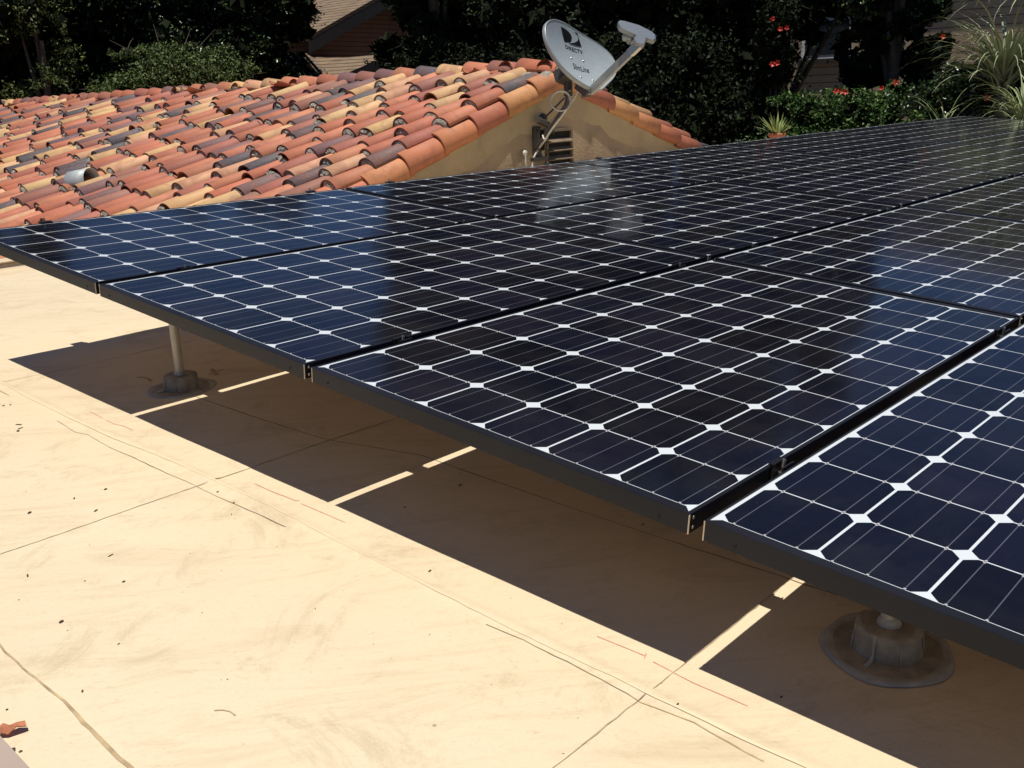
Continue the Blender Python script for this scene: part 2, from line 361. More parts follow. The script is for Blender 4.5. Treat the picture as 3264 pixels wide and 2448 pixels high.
rib('weld_ridge', [Vector((-.088+.012*math.sin(y_*3.1+.5), y_, .0042)) for y_ in np.arange(-3.4, 1.7, .06)], .006, MT['weld'], var=.7, jit=.001)
for q in (([(575, 428), (660, 470)], c4), ([(680, 480), (730, 505), (790, 518), (850, 545)], c4), ([(1630, 890), (1740, 940), (1900, 1003), (1920, 998)], c4), ([(1930, 1020), (2212, 1140)], c4),
          ([(1290, 1375), (1395, 1418)], dict(s=1.4756)), ([(1410, 1430), (1500, 1475), (1615, 1523)], dict(s=1.4756)), ([(1392, 1422), (1396, 1412)], dict(s=1.4756))):
    rib('chalk_line', dl(q[0], **q[1]), .0020, MT['chalk'], st=.03, var=.3, jit=.0003)
# sooty scuffs and arcs
for pts in ([(1510, 1255), (1570, 1250), (1620, 1262), (1660, 1290)],):
    rib('scuff', dl(pts, oy=1700, s=1000/2212), .003, MT['seam_line'], var=.6)
rib('scuff', dl([(880, 208), (925, 212), (960, 225), (972, 238)], **c4), .012, MT['seam'])
rib('scuff', dl([(1340, 190), (1380, 178), (1430, 160)], **c4), .012, MT['seam'])
rib('scuff', dl([(1355, 155), (1375, 175), (1395, 198)], **c4), .012, MT['seam'])
# edge curb along the tiled roof: cant strip + upstand + cap
mb = MB()
prof = [(1.86, .0), (1.90, .002), (1.95, .007), (1.968, .022), (1.975, .040), (1.985, .046), (2.06, .048), (2.075, .042), (2.08, -.4)]
vs = []
for x in np.linspace(-.826, 10.6, 24): vs += [(x, y_, z_) for y_, z_ in prof]
k = len(prof); mb.add(vs, [(i*k+j, (i+1)*k+j, (i+1)*k+j+1, i*k+j+1) for i in range(23) for j in range(k-1)], None, True)
mb.build('curb', MT['curb'], flat)
mb = MB(); mb.box(-.826, 10.6, 1.966, 2.092, .050, .057); mb.build('curb_cap', MT['curb'], flat)
mb = MB(); mb.box(-1.02, -.8262, -6.5, 1.8, -.25, .006); mb.build('edge_coping', MT['coping'], flat)
mb = MB(); mb.box(-.98, 10.5, -6.4, 1.95, -3.35, -.05); mb.build('building_wall', MT['wall_plaster'], flat)

# ------------------------------------------------------------------ solar array
L, ROW = 1.6457, .9882
FU0, FU1 = -.0231, 1.58+.0231      # frame outer, along u
FV0, FV1 = -.0083, .9456+.0083     # across
FD, LIP = .034, .011
def make_panel():
    root = thing('solar_panel', 'x', 'solar panel', A4.copy(), 'solar panels in rows on the flat roof')
    mb = MB()
    mb.box(FU0+.003, FU1-.003, -FV1+.003, -FV0-.003, -.005, -.0015)
    mb.build('glass_laminate', MT['laminate'], root)
    mb = MB(); mb.box(FU0+.004, FU1-.004, -FV1+.004, -FV0-.004, -.0068, -.0056); mb.build('backsheet', MT['back'], root)
    # frame: outer wall + top lip + bottom flange per side
    mb = MB(); tw = .0016
    def bar(p0, p1, inward, LIP):   # p0->p1 along the outer edge (2D), inward normal
        p0 = Vector(p0); p1 = Vector(p1); iv = Vector(inward); d = (p1-p0).normalized()
        prof = [(0, -FD), (0, -.0006), (.0008, .0004), (LIP, .0004), (LIP, -.0012), (tw, -.0012), (tw, -.007), (.0, -.007)]
        prof = [(0, -FD), (0, -.0006), (.0008, .0006), (LIP, .0006), (LIP, -.0012), (tw, -.0012), (tw, -FD+.0016), (.022, -FD+.0016), (.022, -FD)]
        vs = []
        for P, sgn in ((p0, 1), (p1, -1)):
            for o_, z_ in prof: q = P+iv*o_+d*(sgn*min(o_, .022)); vs.append((q.x, q.y, z_))
        n_ = len(prof); mb.add(vs, [(i, i+n_, (i+1) % n_+n_, (i+1) % n_) for i in range(n_)])
    a0, a1, b0, b1 = FU0, FU1, -FV1, -FV0
    bar((a0, b1), (a0, b0), (1, 0), .0195); bar((a0, b0), (a1, b0), (0, 1), .0068); bar((a1, b0), (a1, b1), (-1, 0), .0195); bar((a1, b1), (a0, b1), (0, -1), .0040)
    fr = mb.build('frame', MT['black_frame'], root)
    for y_ in (b0, b1):
        s_ = 1 if y_ == b0 else -1
        mb = MB(); mb.box(a0-.0006, a0+.0012, y_-s_*.0006, y_+s_*.0016, -FD-.0003, -.001); mb.build('cut_edge', MT['frame_cut'], fr)
        mb = MB(); mb.lathe([(0, .0003), (.0028, .0003), (.0028, -.0003)], 12, T(a0-.0006, y_+s_*.055, -.021) @ Matrix.Rotation(R(-90), 4, 'Y')); mb.build('drain_hole', MT['hole'], fr)
    for z_ in (-.009, -.026):
        for y_, s_ in ((b0, -1), (b1, 1)):
            mb = MB(); mb.lathe([(0, .0006), (.003, .0006), (.003, 0)], 10, T(a0+.012, y_, z_) @ Matrix.Rotation(R(90*-s_), 4, 'X')); mb.build('corner_screw', MT['steel'], fr)
    mb = MB(); mb.box(.12, .24, -.53, -.41, -.027, -.0072); mb.build('junction_box', MT['clamp'], root)
    return root
panel0 = make_panel()
ords = ['first', 'second', 'third', 'fourth', 'fifth', 'sixth']
rown = ['leftmost row beside the tiles', 'second row from left', 'third row from left', 'rightmost row']
zoff = {}
for r_ in range(4):
    for c in range(6):
        M_ = A4 @ T(c*L, -r_*ROW, 0)
        # small mounting irregularities of a hand-set array
        M_ = M_ @ T(0, 0, random.uniform(-.0015, .0015)) @ Matrix.Rotation(R(random.uniform(-.05, .05)), 4, 'Z') @ Matrix.Rotation(R(random.uniform(-.12, .12)), 4, 'Y') @ Matrix.Rotation(R(random.uniform(-.1, .1)), 4, 'X')
        o = panel0 if (r_ == 0 and c == 0) else copy_tree(panel0, M_)
        if r_ == 0 and c == 0: o.matrix_local = M_
        nearfar = 'nearest the viewer' if c == 0 else ('at the far end' if c == 5 else ords[c]+' from near edge')
        tag(o, 'solar panel, %s, %s' % (rown[r_], nearfar))
railu = [.25, 1.43]
def make_rail():
    root = thing('mounting_rail', 'x', 'rail', None, 'mounting rails under the panels')
    mb = MB(); mb.box(-.02, .02, -3.96, .05, -.083, -.037); mb.build('rail_bar', MT['rail'], root); return root
rail0 = make_rail(); k = 0
for c in range(6):
    for u in railu:
        M_ = A4 @ T(c*L+u, 0, 0); o = rail0 if k == 0 else copy_tree(rail0, M_)
        if k == 0: o.matrix_local = M_
        tag(o, 'dark rail under the %s cross line of panels, %s side' % (ords[c], 'near' if u < 1 else 'far')); k += 1
def make_clamp():
    root = thing('panel_clamp', 'x', 'clamp', None, 'clamps holding the panels')
    mb = MB()
    mb.box(-.020, .020, -.0105, -.0075, -.030, .004); mb.box(-.020, .020, .0075, .0105, -.030, .004); mb.box(-.020, .020, -.0073, .0073, -.030, -.026)
    mb.box(-.020, .020, .0107, .018, .0010, .004)
    mb.build('clamp_body', MT['clamp'], root)
    mb = MB(); mb.tube([(0, 0, -.0255), (0, 0, .011)], .0035, 10); mb.tube([(0, 0, -.022), (0, 0, -.014)], .0075, 6); mb.tube([(.004, -.0086, -.0257), (.02, 0, -.0255)], .003, 6); mb.build('bolt', MT['steel'], root)
    return root
def make_end():
    root = thing('end_clamp', 'x', 'clamp', None, 'end clamps on the left edge of the array')
    mb = MB(); mb.box(-.022, .022, -.011, .014, .0010, .0045); mb.box(-.022, .022, .0015, .005, -.036, .0008); mb.box(-.022, .022, .006, .03, -.036, -.032); mb.build('clamp_body', MT['clamp'], root)
    mb = MB(); mb.tube([(0, .0085, -.035), (0, .0085, .016)], .0035, 8); mb.build('bolt', MT['steel'], root); return root
cl0 = make_clamp(); en0 = make_end(); k1 = k2 = 0
for c in range(6):
    for u in railu:
        nth = 2*c+(0 if u < 1 else 1); nm = ['first', 'second', 'third', 'fourth', 'fifth', 'sixth', 'seventh', 'eighth', 'ninth', 'tenth', 'eleventh', 'twelfth'][nth]
        M_ = A4 @ T(c*L+u, -FV0+.0035, 0); o = en0 if k1 == 0 else copy_tree(en0, M_); o.matrix_local = M_; k1 += 1
        tag(o, 'small black end clamp on the left array edge, %s from near corner' % nm)
        for g in (1, 2, 3):
            M_ = A4 @ T(c*L+u, -(g*ROW-.0213), 0); o = cl0 if k2 == 0 else copy_tree(cl0, M_); o.matrix_local = M_; k2 += 1
            tag(o, 'small black clamp in %s lengthwise gap from left, %s from near edge' % (ords[g-1], nm))
# posts (deck frame)
def make_post():
    root = thing('roof_post', 'x', 'post', None, 'round posts carrying the array')
    mb = MB()
    wob = lambda a, j: .035*math.sin(a*2+1)+.025*math.sin(a*5+j)
    mb.lathe([(.001, .007), (.09, .008), (.130, .007), (.158, .0065)], 48, None, wob); fl = mb.build('flashing', MT['putty'], root)
    mb = MB(); mb.lathe([(.150, .006), (.156, .0105), (.168, .011), (.178, .0085), (.184, .001)], 48, None, wob); mb.build('flashing_edge', MT['putty2'], fl)
    mb = MB(); rib_ = lambda a, j: .007*math.sin(a*17)*(j < 3)+.01*math.sin(a*3+j)
    mb.lathe([(.096, .006), (.091, .03), (.089, .075), (.086, .086), (.070, .089), (.05, .087), (.0, .086)], 68, None, rib_); cl = mb.build('sealant_collar', MT['putty'], root)
    for a in (.6, 2.2, 3.9, 5.2):
        mb = MB(); mb.tube([(.088*math.cos(a), .088*math.sin(a), .082), (.0935*math.cos(a), .0935*math.sin(a), .05), (.097*math.cos(a), .097*math.sin(a), .008)], [.003, .003, .005], 7); mb.build('sealant_drip', MT['putty'], cl)
    mb = MB(); mb.tube([(-.086, .0, .088), (-.094, .002, .06), (-.098, .0, .03), (-.104, .002, .011), (-.135, .004, .009)], [.006, .004, .003, .006, .007], 8); mb.build('sealant_drip', MT['putty2'], cl)
    mb = MB(); mb.tube([(0, 0, .06), (0, 0, .094), (0, 0, .11)], [.036, .033, .0255], 20); mb.build('pole_foot', MT['putty2'], root)
    mb = MB(); mb.tube([(0, 0, .09), (0, 0, .31)], .024, 24); pl = mb.build('pole', MT['post'], root)
    return root
p0 = make_post(); k = 0
Ainv = A4.inverted()
for u in (.27, 3.56, 6.85):
    for (v_, n_) in ((.825, 'left'), (3.165, 'right')):
        top = A4 @ Vector((u, -v_, -.085)); base = D4.inverted() @ top; base.z = 0
        if u == .27: base = Vector((.275 if n_ == 'left' else .272, -.795 if n_ == 'left' else -3.135, 0))
        h = None
        M_ = D4 @ T(*base) @ Matrix.Diagonal((.60, .60, .56, 1)); o = p0 if k == 0 else copy_tree(p0, M_); o.matrix_local = M_; k += 1
        # pole reaches the rail: its own height
        tp = (M_.inverted() @ (A4 @ Vector((u, -v_, -.086)))).z
        for ch in o.children:
            if ch.name.startswith('pole') and not ch.name.startswith('pole_foot'):
                ch.matrix_local = Matrix.Translation((0, 0, .09)) @ Matrix.Diagonal((1, 1, (tp-.09)/.22, 1)) @ Matrix.Translation((0, 0, -.09))
        where = {.27: 'by the near array edge', 3.56: 'under the array middle', 6.85: 'under the far part'}[u]
        tag(o, 'grey post in ribbed round collar, %s one, %s' % (('left' if n_ == 'left' else 'right'), where))

# ------------------------------------------------------------------ tiled roof house
GY = 2.15; apex = onY(1787, 250, GY); AX, AZ = apex.x, apex.z; SL = .333; ang = math.atan(SL); YB = 17.2
XL, XR = .55, 11.6
house = thing('tile_roof_house', 'stucco gable end house with a multicoloured clay barrel tile roof', 'house')
def roofz(x): return AZ+.03-SL*abs(x-AX)
mb = MB()
mb.add([(XL, GY, -3.3), (XL, GY, roofz(XL)-.08), (AX, GY, AZ-.05), (XR, GY, roofz(XR)-.08), (XR, GY, -3.3)]+[(XL, YB, -3.3), (XL, YB, roofz(XL)-.08), (AX, YB, AZ-.05), (XR, YB, roofz(XR)-.08), (XR, YB, -3.3)],
       [(0, 1, 2, 3, 4), (9, 8, 7, 6, 5), (0, 5, 6, 1), (3, 8, 9, 4)])
wall = mb.build('stucco_wall', MT['stucco'], house)
mb = MB()
for sg in (-1, 1):
    c = math.cos(ang); s_ = math.sin(ang)
    E0 = Vector((AX, GY-.012, AZ-.02)); d = Vector((sg*c, 0, -s_)); dn = Vector((0, 0, -1))
    n_ = 40; vs = []
    for i in range(n_+1):
        p = E0+d*(i*.155); wv = .27+.03*math.sin(i*1.1+sg)+.02*math.sin(i*2.7)
        vs += [p, p+dn*wv+Vector((0, .010, 0))]
    mb.add(vs, [(2*i, 2*i+1, 2*i+3, 2*i+2) if sg > 0 else (2*i+2, 2*i+3, 2*i+1, 2*i) for i in range(n_)])
mb.build('pale_band', MT['stucco_band'], wall)  # paler, slightly raised strip of stucco along both rakes
# vent louvre
v0 = onY(1736, 411, GY); v1 = onY(1815, 411, GY); v2 = onY(1815, 541, GY)
vx0, vx1, vz1, vz0 = v0.x, v1.x, v1.z, v2.z-.02
mb = MB(); mb.box(vx0, vx1, GY-.004, GY-.002, vz0, vz1); vt = mb.build('louvre_vent', MT['dark'], house)  # near-black sheet paints the shade behind the slats
nsl = 5; hh = (vz1-vz0)/nsl
for i in range(nsl+1):
    mb = MB(); z_ = vz0+i*hh
    if i in (0, nsl): mb.box(vx0-.012, vx1+.012, GY-.03, GY-.0045, z_-.012, z_+.012)
    else: mb.box(vx0, vx1, -.030, .022, -.006, .006, T(0, GY-.022, z_-.01) @ Matrix.Rotation(R(38), 4, 'X'))
    mb.build('slat', MT['louvre'], vt)
for x in (vx0, vx1):
    mb = MB(); mb.box(x-.012, x+.012, GY-.031, GY-.0045, vz0+.013, vz1-.013); mb.build('vent_side', MT['louvre'], vt)
# underlay slopes
mb = MB()
for sg, xe in ((-1, XL), (1, XR)):
    mb.add([(AX, GY+.02, AZ), (xe, GY+.02, roofz(xe)-.03), (xe, YB, roofz(xe)-.03), (AX, YB, AZ)], [(0, 1, 2, 3) if sg < 0 else (3, 2, 1, 0)])
mb.build('roof_underlay', MT['underlay'], house)
CREAM = (.66, .41, .19); PAL = [((.48, .155, .085), 26), ((.53, .20, .105), 16), ((.41, .14, .095), 16), (CREAM, 20), ((.10, .09, .10), 11), ((.20, .11, .105), 9), ((.32, .14, .10), 7), ((.66, .36, .20), 7)]
def tcol():
    c = random.choices([p[0] for p in PAL], [p[1] for p in PAL])[0]; k = random.uniform(.88, 1.12); return tuple(min(.9, q*k*random.uniform(.96, 1.04)) for q in c)
def barrel(mb, M, ln, r0, r1, th, col, a0=0., a1=PI, n=10, col2=None, hf=1.):
    """half barrel: axis +X (0 = wide open end), opening down"""
    vs = []
    for x, r_ in ((0, r0), (ln, r1)):
        for rr in (r_, r_-th):
            for k in range(n+1):
                a = a0+(a1-a0)*k/n; vs.append(M @ Vector((x, rr*math.cos(a), rr*math.sin(a)*hf)))
    m_ = n+1; f = []; f2 = []
    for k in range(n):
        f.append((k, k+1, 2*m_+k+1, 2*m_+k)); f2.append((m_+k+1, m_+k, 3*m_+k, 3*m_+k+1)); f2.append((k+1, k, m_+k, m_+k+1))
    f2 += [(0, 2*m_, 3*m_, m_), (n, m_+n, 3*m_+n, 2*m_+n)]
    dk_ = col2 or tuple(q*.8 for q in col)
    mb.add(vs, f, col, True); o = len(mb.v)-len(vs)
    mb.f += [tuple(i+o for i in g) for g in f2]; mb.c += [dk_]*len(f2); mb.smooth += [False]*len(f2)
def plug(mb, M, r_, x=.02, hf=1., lump=.006, bot=-.02):
    n = 9; vs = [M @ Vector((x-.012+random.uniform(-lump, lump), 0, r_*.35*hf))]; 
    rim = []
    for k in range(n+1):
        a = PI*k/n; rr = r_*random.uniform(.93, 1.0); rim.append(Vector((x+random.uniform(-lump, lump), rr*math.cos(a), rr*math.sin(a)*hf if 0 < k < n else bot)))
    mid = [Vector((x-.012+random.uniform(-lump*1.6, lump), p.y*.6, p.z*.62+.004)) for p in rim]
    vs += [M @ p for p in rim]+[M @ p for p in mid]; f = []
    for k in range(n): f += [(1+k, 2+k, n+3+k, n+2+k), (0, n+2+k, n+3+k)]
    f += [(1, n+2, 0), (0, 2*n+2, n+1)]
    mb.add(vs, f, None, False)
EXPO = .415; COL = .236; RB = .098
def slope(sg, xe, name, ncol, jit=1.):
    mt = MB(); mm = MB()
    ln = abs(xe-AX)/math.cos(ang); nr = int(ln/EXPO)
    # frame: X up the slope, Y = world +-Y, Z = slope normal
    up = Vector((-sg*math.cos(ang), 0, math.sin(ang))); nrm = Vector((sg*math.sin(ang), 0, math.cos(ang))); yy = nrm.cross(up)
    for c in range(ncol):
        y_ = GY+.135+c*COL; ph = random.uniform(-.20, .20)
        for r_ in range(nr):
            s0 = ln-.14-(r_+1)*EXPO+ph+random.uniform(-.035, .035)    # distance from the eave of the lower end
            if s0 < -.05: continue
            P = Vector((xe, y_+random.uniform(-.014, .014), roofz(xe)))+up*s0+nrm*(.018+random.uniform(0, .016))
            B = Matrix((up, yy, nrm)).transposed().to_4x4(); B.translation = P
            lift = random.uniform(3.2, 5.6); B = B @ Matrix.Rotation(R(lift), 4, 'Y') if True else B
            B = B @ Matrix.Rotation(R(random.uniform(-2.2, 2.2)), 4, 'Z') @ Matrix.Rotation(R(random.uniform(-4, 4)), 4, 'X')
            B = B @ T(0, 0, .046)
            Bp = Matrix((up, yy, nrm)).transposed().to_4x4(); Bp.translation = Vector((xe, y_+COL/2+random.uniform(-.008, .008), roofz(xe)))+up*(s0+random.uniform(-.2, .2))+nrm*.085
            pc = tcol(); barrel(mt, Bp @ Matrix.Rotation(R(3.5), 4, 'Y'), .52, .085, .095, .012, pc, a0=PI*1.08, a1=PI*1.92, n=6, hf=.75, col2=tuple(q*.9 for q in pc))
            rr = RB*random.uniform(.94, 1.10); hf = random.uniform(.80, .98); col = tcol()
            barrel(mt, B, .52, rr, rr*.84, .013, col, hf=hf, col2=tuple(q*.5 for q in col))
            if random.random() < .93:
                if random.random() < .14: plug(mm, B, rr-.012, random.uniform(-.035, -.01), hf, .012, -.05)
                else: plug(mm, B, rr-.012, random.uniform(-.006, .016), hf, .006, -.05)
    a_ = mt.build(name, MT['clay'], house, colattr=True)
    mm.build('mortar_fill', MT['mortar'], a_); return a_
ncol = int((YB-GY-.1)/COL)
slope(-1, XL, 'tile_slope', ncol); slope(1, XR, 'tile_slope', ncol)
# rake tiles
mt = MB()
for sg, xe in ((-1, XL), (1, XR)):
    ln = abs(xe-AX)/math.cos(ang); up = Vector((-sg*math.cos(ang), 0, math.sin(ang))); nrm = Vector((sg*math.sin(ang), 0, math.cos(ang))); yy = nrm.cross(up)
    nr = int(ln/.42)
    for r_ in range(nr):
        s0 = ln-(r_+1)*.42+.02
        P = Vector((xe, GY+.062, roofz(xe)-.02))+up*s0
        B = Matrix((up, yy, nrm)).transposed().to_4x4(); B.translation = P
        B = B @ Matrix.Rotation(R(3.2), 4, 'Y') @ Matrix.Rotation(R(random.uniform(-1, 1)), 4, 'Z')
        # tilt the shell out over the edge (towards -Y)
        out = -1 if yy.y > 0 else 1
        B = B @ Matrix.Rotation(R(38*(-out)), 4, 'X')
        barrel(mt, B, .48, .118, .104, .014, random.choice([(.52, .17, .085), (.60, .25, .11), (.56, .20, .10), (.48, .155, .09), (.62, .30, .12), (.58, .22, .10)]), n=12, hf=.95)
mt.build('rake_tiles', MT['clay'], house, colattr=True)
# ridge tiles
mt = MB(); mm = MB(); y_ = GY+.0; k = 0
while y_ < YB-.3:
    step = .345*random.uniform(.85, 1.12)
    B = Matrix(((0, -1, 0), (-1, 0, 0), (0, 0, -1))).transposed().to_4x4()  # placeholder, replaced below
    X_ = Vector((0, -1, 0)); Z_ = Vector((0, 0, 1)); Y_ = Z_.cross(X_)
    B = Matrix((X_, Y_, Z_)).transposed().to_4x4(); B.translation = Vector((AX+random.uniform(-.012, .012), y_+.46, AZ+.03+random.uniform(0, .010)))
    B = B @ Matrix.Rotation(R(5.5+random.uniform(-1, 1)), 4, 'Y') @ Matrix.Rotation(R(random.uniform(-2, 2)), 4, 'Z') @ T(0, 0, .062)
    col = tcol(); barrel(mt, B, .47, .122, .102, .014, col, n=12, hf=.9)
    plug(mm, B, .11, .03, .9)
    if k == 0: plug(mm, B @ T(.45, 0, 0) @ Matrix.Rotation(PI, 4, 'Z'), .105, -.02, .9, .01, -.08)
    for s_ in (-1, 1):     # bedding lumps under the ridge
        for q in range(3):
            cx = AX+s_*random.uniform(.11, .2); cy = y_+random.uniform(0, .35); cz = roofz(cx)+.035
            M_ = T(cx, cy, cz) @ Matrix.Rotation(random.uniform(0, 6), 4, 'Z'); w_ = random.uniform(.05, .10)
            mm.lathe([(w_, -.05), (w_*.95, .01), (w_*.6, .04), (0, .05)], 7, M_, lambda a, j: random.uniform(-.15, .15))
    y_ += step; k += 1
rd = mt.build('ridge_tiles', MT['clay'], house, colattr=True); mm.build('ridge_mortar', MT['mortar'], rd)
# galvanised vent pipe lying on the tiles
slopeP = lambda px, py, dz: onplane(px, py, (-SL, 0, 1), (AX, GY, AZ+.03+dz))
pa = slopeP(262, 578, .13); upv = Vector((math.cos(ang), 0, math.sin(ang))); nv = Vector((-math.sin(ang), 0, math.cos(ang)))
vp = thing('vent_pipe', 'open grey galvanised vent pipe lying among the roof tiles', 'vent', T(*pa))
def shell(pts, r_, th, n=24):
    mb = MB(); d = (Vector(pts[1])-Vector(pts[0])).normalized(); u_ = d.orthogonal().normalized(); q = d.cross(u_); P = [Vector(p) for p in pts]; vs = []
    for p, rr in ((P[0], r_), (P[1], r_), (P[1], r_-th), (P[0], r_-th)):
        vs += [p+(u_*math.cos(2*PI*k/n)+q*math.sin(2*PI*k/n))*rr for k in range(n)]
    mb.add(vs, [(i*n+k, i*n+(k+1) % n, ((i+1) % 4)*n+(k+1) % n, ((i+1) % 4)*n+k) for i in range(4) for k in range(n)], None, True); return mb
axis = Vector((-.62, -.55, -.20)).normalized()
axis = (Vector((.40, -.91, 0))).normalized(); axis = axis-nv*axis.dot(nv); axis.normalize()
shell([-axis*.12, axis*.13], .115, .005).build('pipe_hood', MT['galv'], vp)
mb = MB(); mb.tube([-axis*.115, -axis*.11], .11, 20); mb.build('pipe_shade', MT['dark'], vp)  # near-black disc paints the shade inside the open pipe
mb = MB(); M_ = T(*(nv*-.09+axis*.02)); mb.lathe([(.14, -.05), (.13, .0), (.09, .02), (0, .03)], 12, M_, lambda a, j: .15*math.sin(3*a+j)); mb.build('mortar_bed', MT['mortar'], vp)

# ------------------------------------------------------------------ satellite dish
dish_c = at(1600+734.9*.3375, 541.1*.3375, 8.35)
# local axes expressed in camera space (x right, y up, z back) then turned to world
er = (ROT @ Vector((.7095, -.0362, -.7038))).normalized()
eu = ROT @ Vector((-.2245, .9351, -.2745)); eu = (eu-er*eu.dot(er)).normalized(); en = er.cross(eu)
sc_ = 8.35/3079.6/.3375*1.0
DW, DH = .416, .301
def rf(a): return 1+.0478*math.cos(3*a)+.073*math.sin(3*a)+.0122*math.cos(4*a)
dish = thing('satellite_dish', 'grey oval satellite dish with black logo on a mast at the gable peak', 'satellite dish', T(*dish_c))
B3 = Matrix((er, eu, en)).transposed().to_4x4()
def dz(x, y): return .085*((x/DW)**2+(y/DH)**2)-.06
mb = MB(); nr_, na = 10, 56; vs = []
for side in (0, 1):
    for i in range(nr_+1):
        for k in range(na):
            a = 2*PI*k/na; q = i/nr_; sup = 1.0
            x = DW*q*math.cos(a)*.98*rf(a); y = DH*q*math.sin(a)*.98*rf(a); vs.append((x, y, dz(x, y)-(.006 if side else 0)))
o_ = (nr_+1)*na; fs = []
for i in range(nr_):
    for k in range(na):
        a_, b_, c_, d_ = i*na+k, i*na+(k+1) % na, (i+1)*na+(k+1) % na, (i+1)*na+k
        fs += [(a_, d_, c_, b_), (a_+o_, b_+o_, c_+o_, d_+o_)]
mb.add(vs, fs, None, True); refl = mb.build('reflector', MT['dish'], dish, B3)
mb = MB(); rim = [(.98*DW*math.cos(2*PI*k/72)*rf(2*PI*k/72), .98*DH*math.sin(2*PI*k/72)*rf(2*PI*k/72)) for k in range(73)]; vs = []; n_ = 6
prof = [(1.0, .003), (1.012, .004), (1.022, -.004), (1.024, -.030), (1.012, -.034), (.995, -.008)]
for (x, y) in rim[:-1]:
    for f_, z_ in prof: vs.append((x*f_, y*f_, dz(x, y)+z_))
mb.add(vs, [(i*n_+j, i*n_+(j+1) % n_, ((i+1) % 72)*n_+(j+1) % n_, ((i+1) % 72)*n_+j) for i in range(72) for j in range(n_)], None, True); mb.build('rim', MT['dish_rim'], refl)
def onDish(pts2, faces, name, off=.0022):
    me = bpy.data.meshes.new(name); me.from_pydata([(x, y, dz(x, y)+off) for x, y in pts2], [], faces); me.materials.append(MT['dish_print']); me.update()
    return link(name, me, refl)
# logo placement: map from picture crop px offsets to dish local
def dl2(cx, cy):   # crop-px of the dish closeup -> local x,y on the dish plane
    z_ = -.03
    for _ in range(6):
        q = onplane(1600+cx*.3375, cy*.3375, en, dish_c+en*z_)-dish_c; x, y = q.dot(er), q.dot(eu); z_ = dz(x, y)
    return x, y
# black D
def fill(poly, name): 
    n_ = len(poly); cx = sum(p[0] for p in poly)/n_; cy = sum(p[1] for p in poly)/n_
    return poly
def bez(p0, p1, p2, n=10): return [((1-t_)**2*p0[0]+2*t_*(1-t_)*p1[0]+t_*t_*p2[0], (1-t_)**2*p0[1]+2*t_*(1-t_)*p1[1]+t_*t_*p2[1]) for t_ in [i/n for i in range(n+1)]]
Dp = bez((556, 253), (640, 290), (658, 350), 10)+bez((658, 350), (662, 402), (630, 402), 6)[1:]+[(590, 397)]
Cp_left = bez((622, 408), (720, 412), (722, 362), 8)+bez((722, 362), (728, 325), (680, 298), 8)[1:]
poly1 = [dl2(*p) for p in Dp]; onDish(poly1, [tuple(range(len(poly1)))[::-1]], 'logo_mark')
outer = [(750, 447), (722, 304)]
q1 = [dl2(*p) for p in Cp_left]; ob = [dl2(*p) for p in ((750, 447), (722, 304))]
pts = q1+ob; nq = len(q1); fs = [(i, i+1, nq) for i in range(8)]+[(i, i+1, nq+1) for i in range(8, nq-1)]+[(8, nq+1, nq)]
onDish(pts, fs, 'logo_mark')
def text_on(body, p_left, p_right, hgt, name, shear=0, bold=0.):
    cu = bpy.data.curves.new('txt', 'FONT'); cu.body = body; cu.shear = shear; cu.offset = bold; cu.resolution_u = 3
    ob_ = bpy.data.objects.new('txt', cu); S.collection.objects.link(ob_); bpy.context.view_layer.update()
    dg = bpy.context.evaluated_depsgraph_get(); me = bpy.data.meshes.new_from_object(ob_.evaluated_get(dg)); bpy.data.objects.remove(ob_)
    xs = [v_.co.x for v_ in me.vertices]; ys = [v_.co.y for v_ in me.vertices]; x0, x1, y0, y1 = min(xs), max(xs), min(ys), max(ys)
    a = Vector(dl2(*p_left)); b_ = Vector(dl2(*p_right)); d = b_-a; nrm_ = Vector((-d.y, d.x)).normalized()
    for v_ in me.vertices:
        p = a+d*((v_.co.x-x0)/(x1-x0))+nrm_*hgt*((v_.co.y-y0)/(y1-y0)); v_.co = (p.x, p.y, dz(p.x, p.y)+.0024)
    me.materials.clear(); me.materials.append(MT['dish_print']); o = link(name, me, refl); return o
text_on('DIRECTV', (600, 458), (764, 514), .034, 'lettering', 0, .012)
text_on('SlimLine', (680, 650), (832, 694), .065, 'script_lettering', .45, .004)
for p in ((655, 548), (768, 578), (745, 732), (858, 762)):
    mb = MB(); x, y = dl2(*p); mb.lathe([(0, .006), (.007, .005), (.010, 0)], 10, T(x, y, dz(x, y)+.001)); mb.build('rivet', MT['steel'], refl)
# arm from bottom of dish to the feed
dd = 8.35
armA = dish_c - eu*(DH*.93) - er*.02 + en*.01
armA = at(1600+832*.3375, 868*.3375, dd-.17); armB = at(1600+1262*.3375, 452*.3375, dd-.42)
def bar_between(a, b_, w_, h_, up_):
    a = Vector(a); b_ = Vector(b_); d = (b_-a); l_ = d.length; X_ = d.normalized(); Y_ = Vector(up_).cross(X_).normalized(); Z_ = X_.cross(Y_)
    M_ = Matrix((X_, Y_, Z_)).transposed().to_4x4(); M_.translation = a; mb = MB(); mb.box(0, l_, -w_/2, w_/2, -h_/2, h_/2, M_); return mb
Wd = T(*-dish_c)
bar_between(armA, armB, .040, .055, (0, 0, 1)).build('feed_arm', MT['dish_metal'], dish, Wd)
bar_between(armA+(armA-armB).normalized()*.02, dish_c-en*.09-eu*.2, .05, .07, (0, 0, 1)).build('arm_bracket', MT['mast'], dish, Wd)
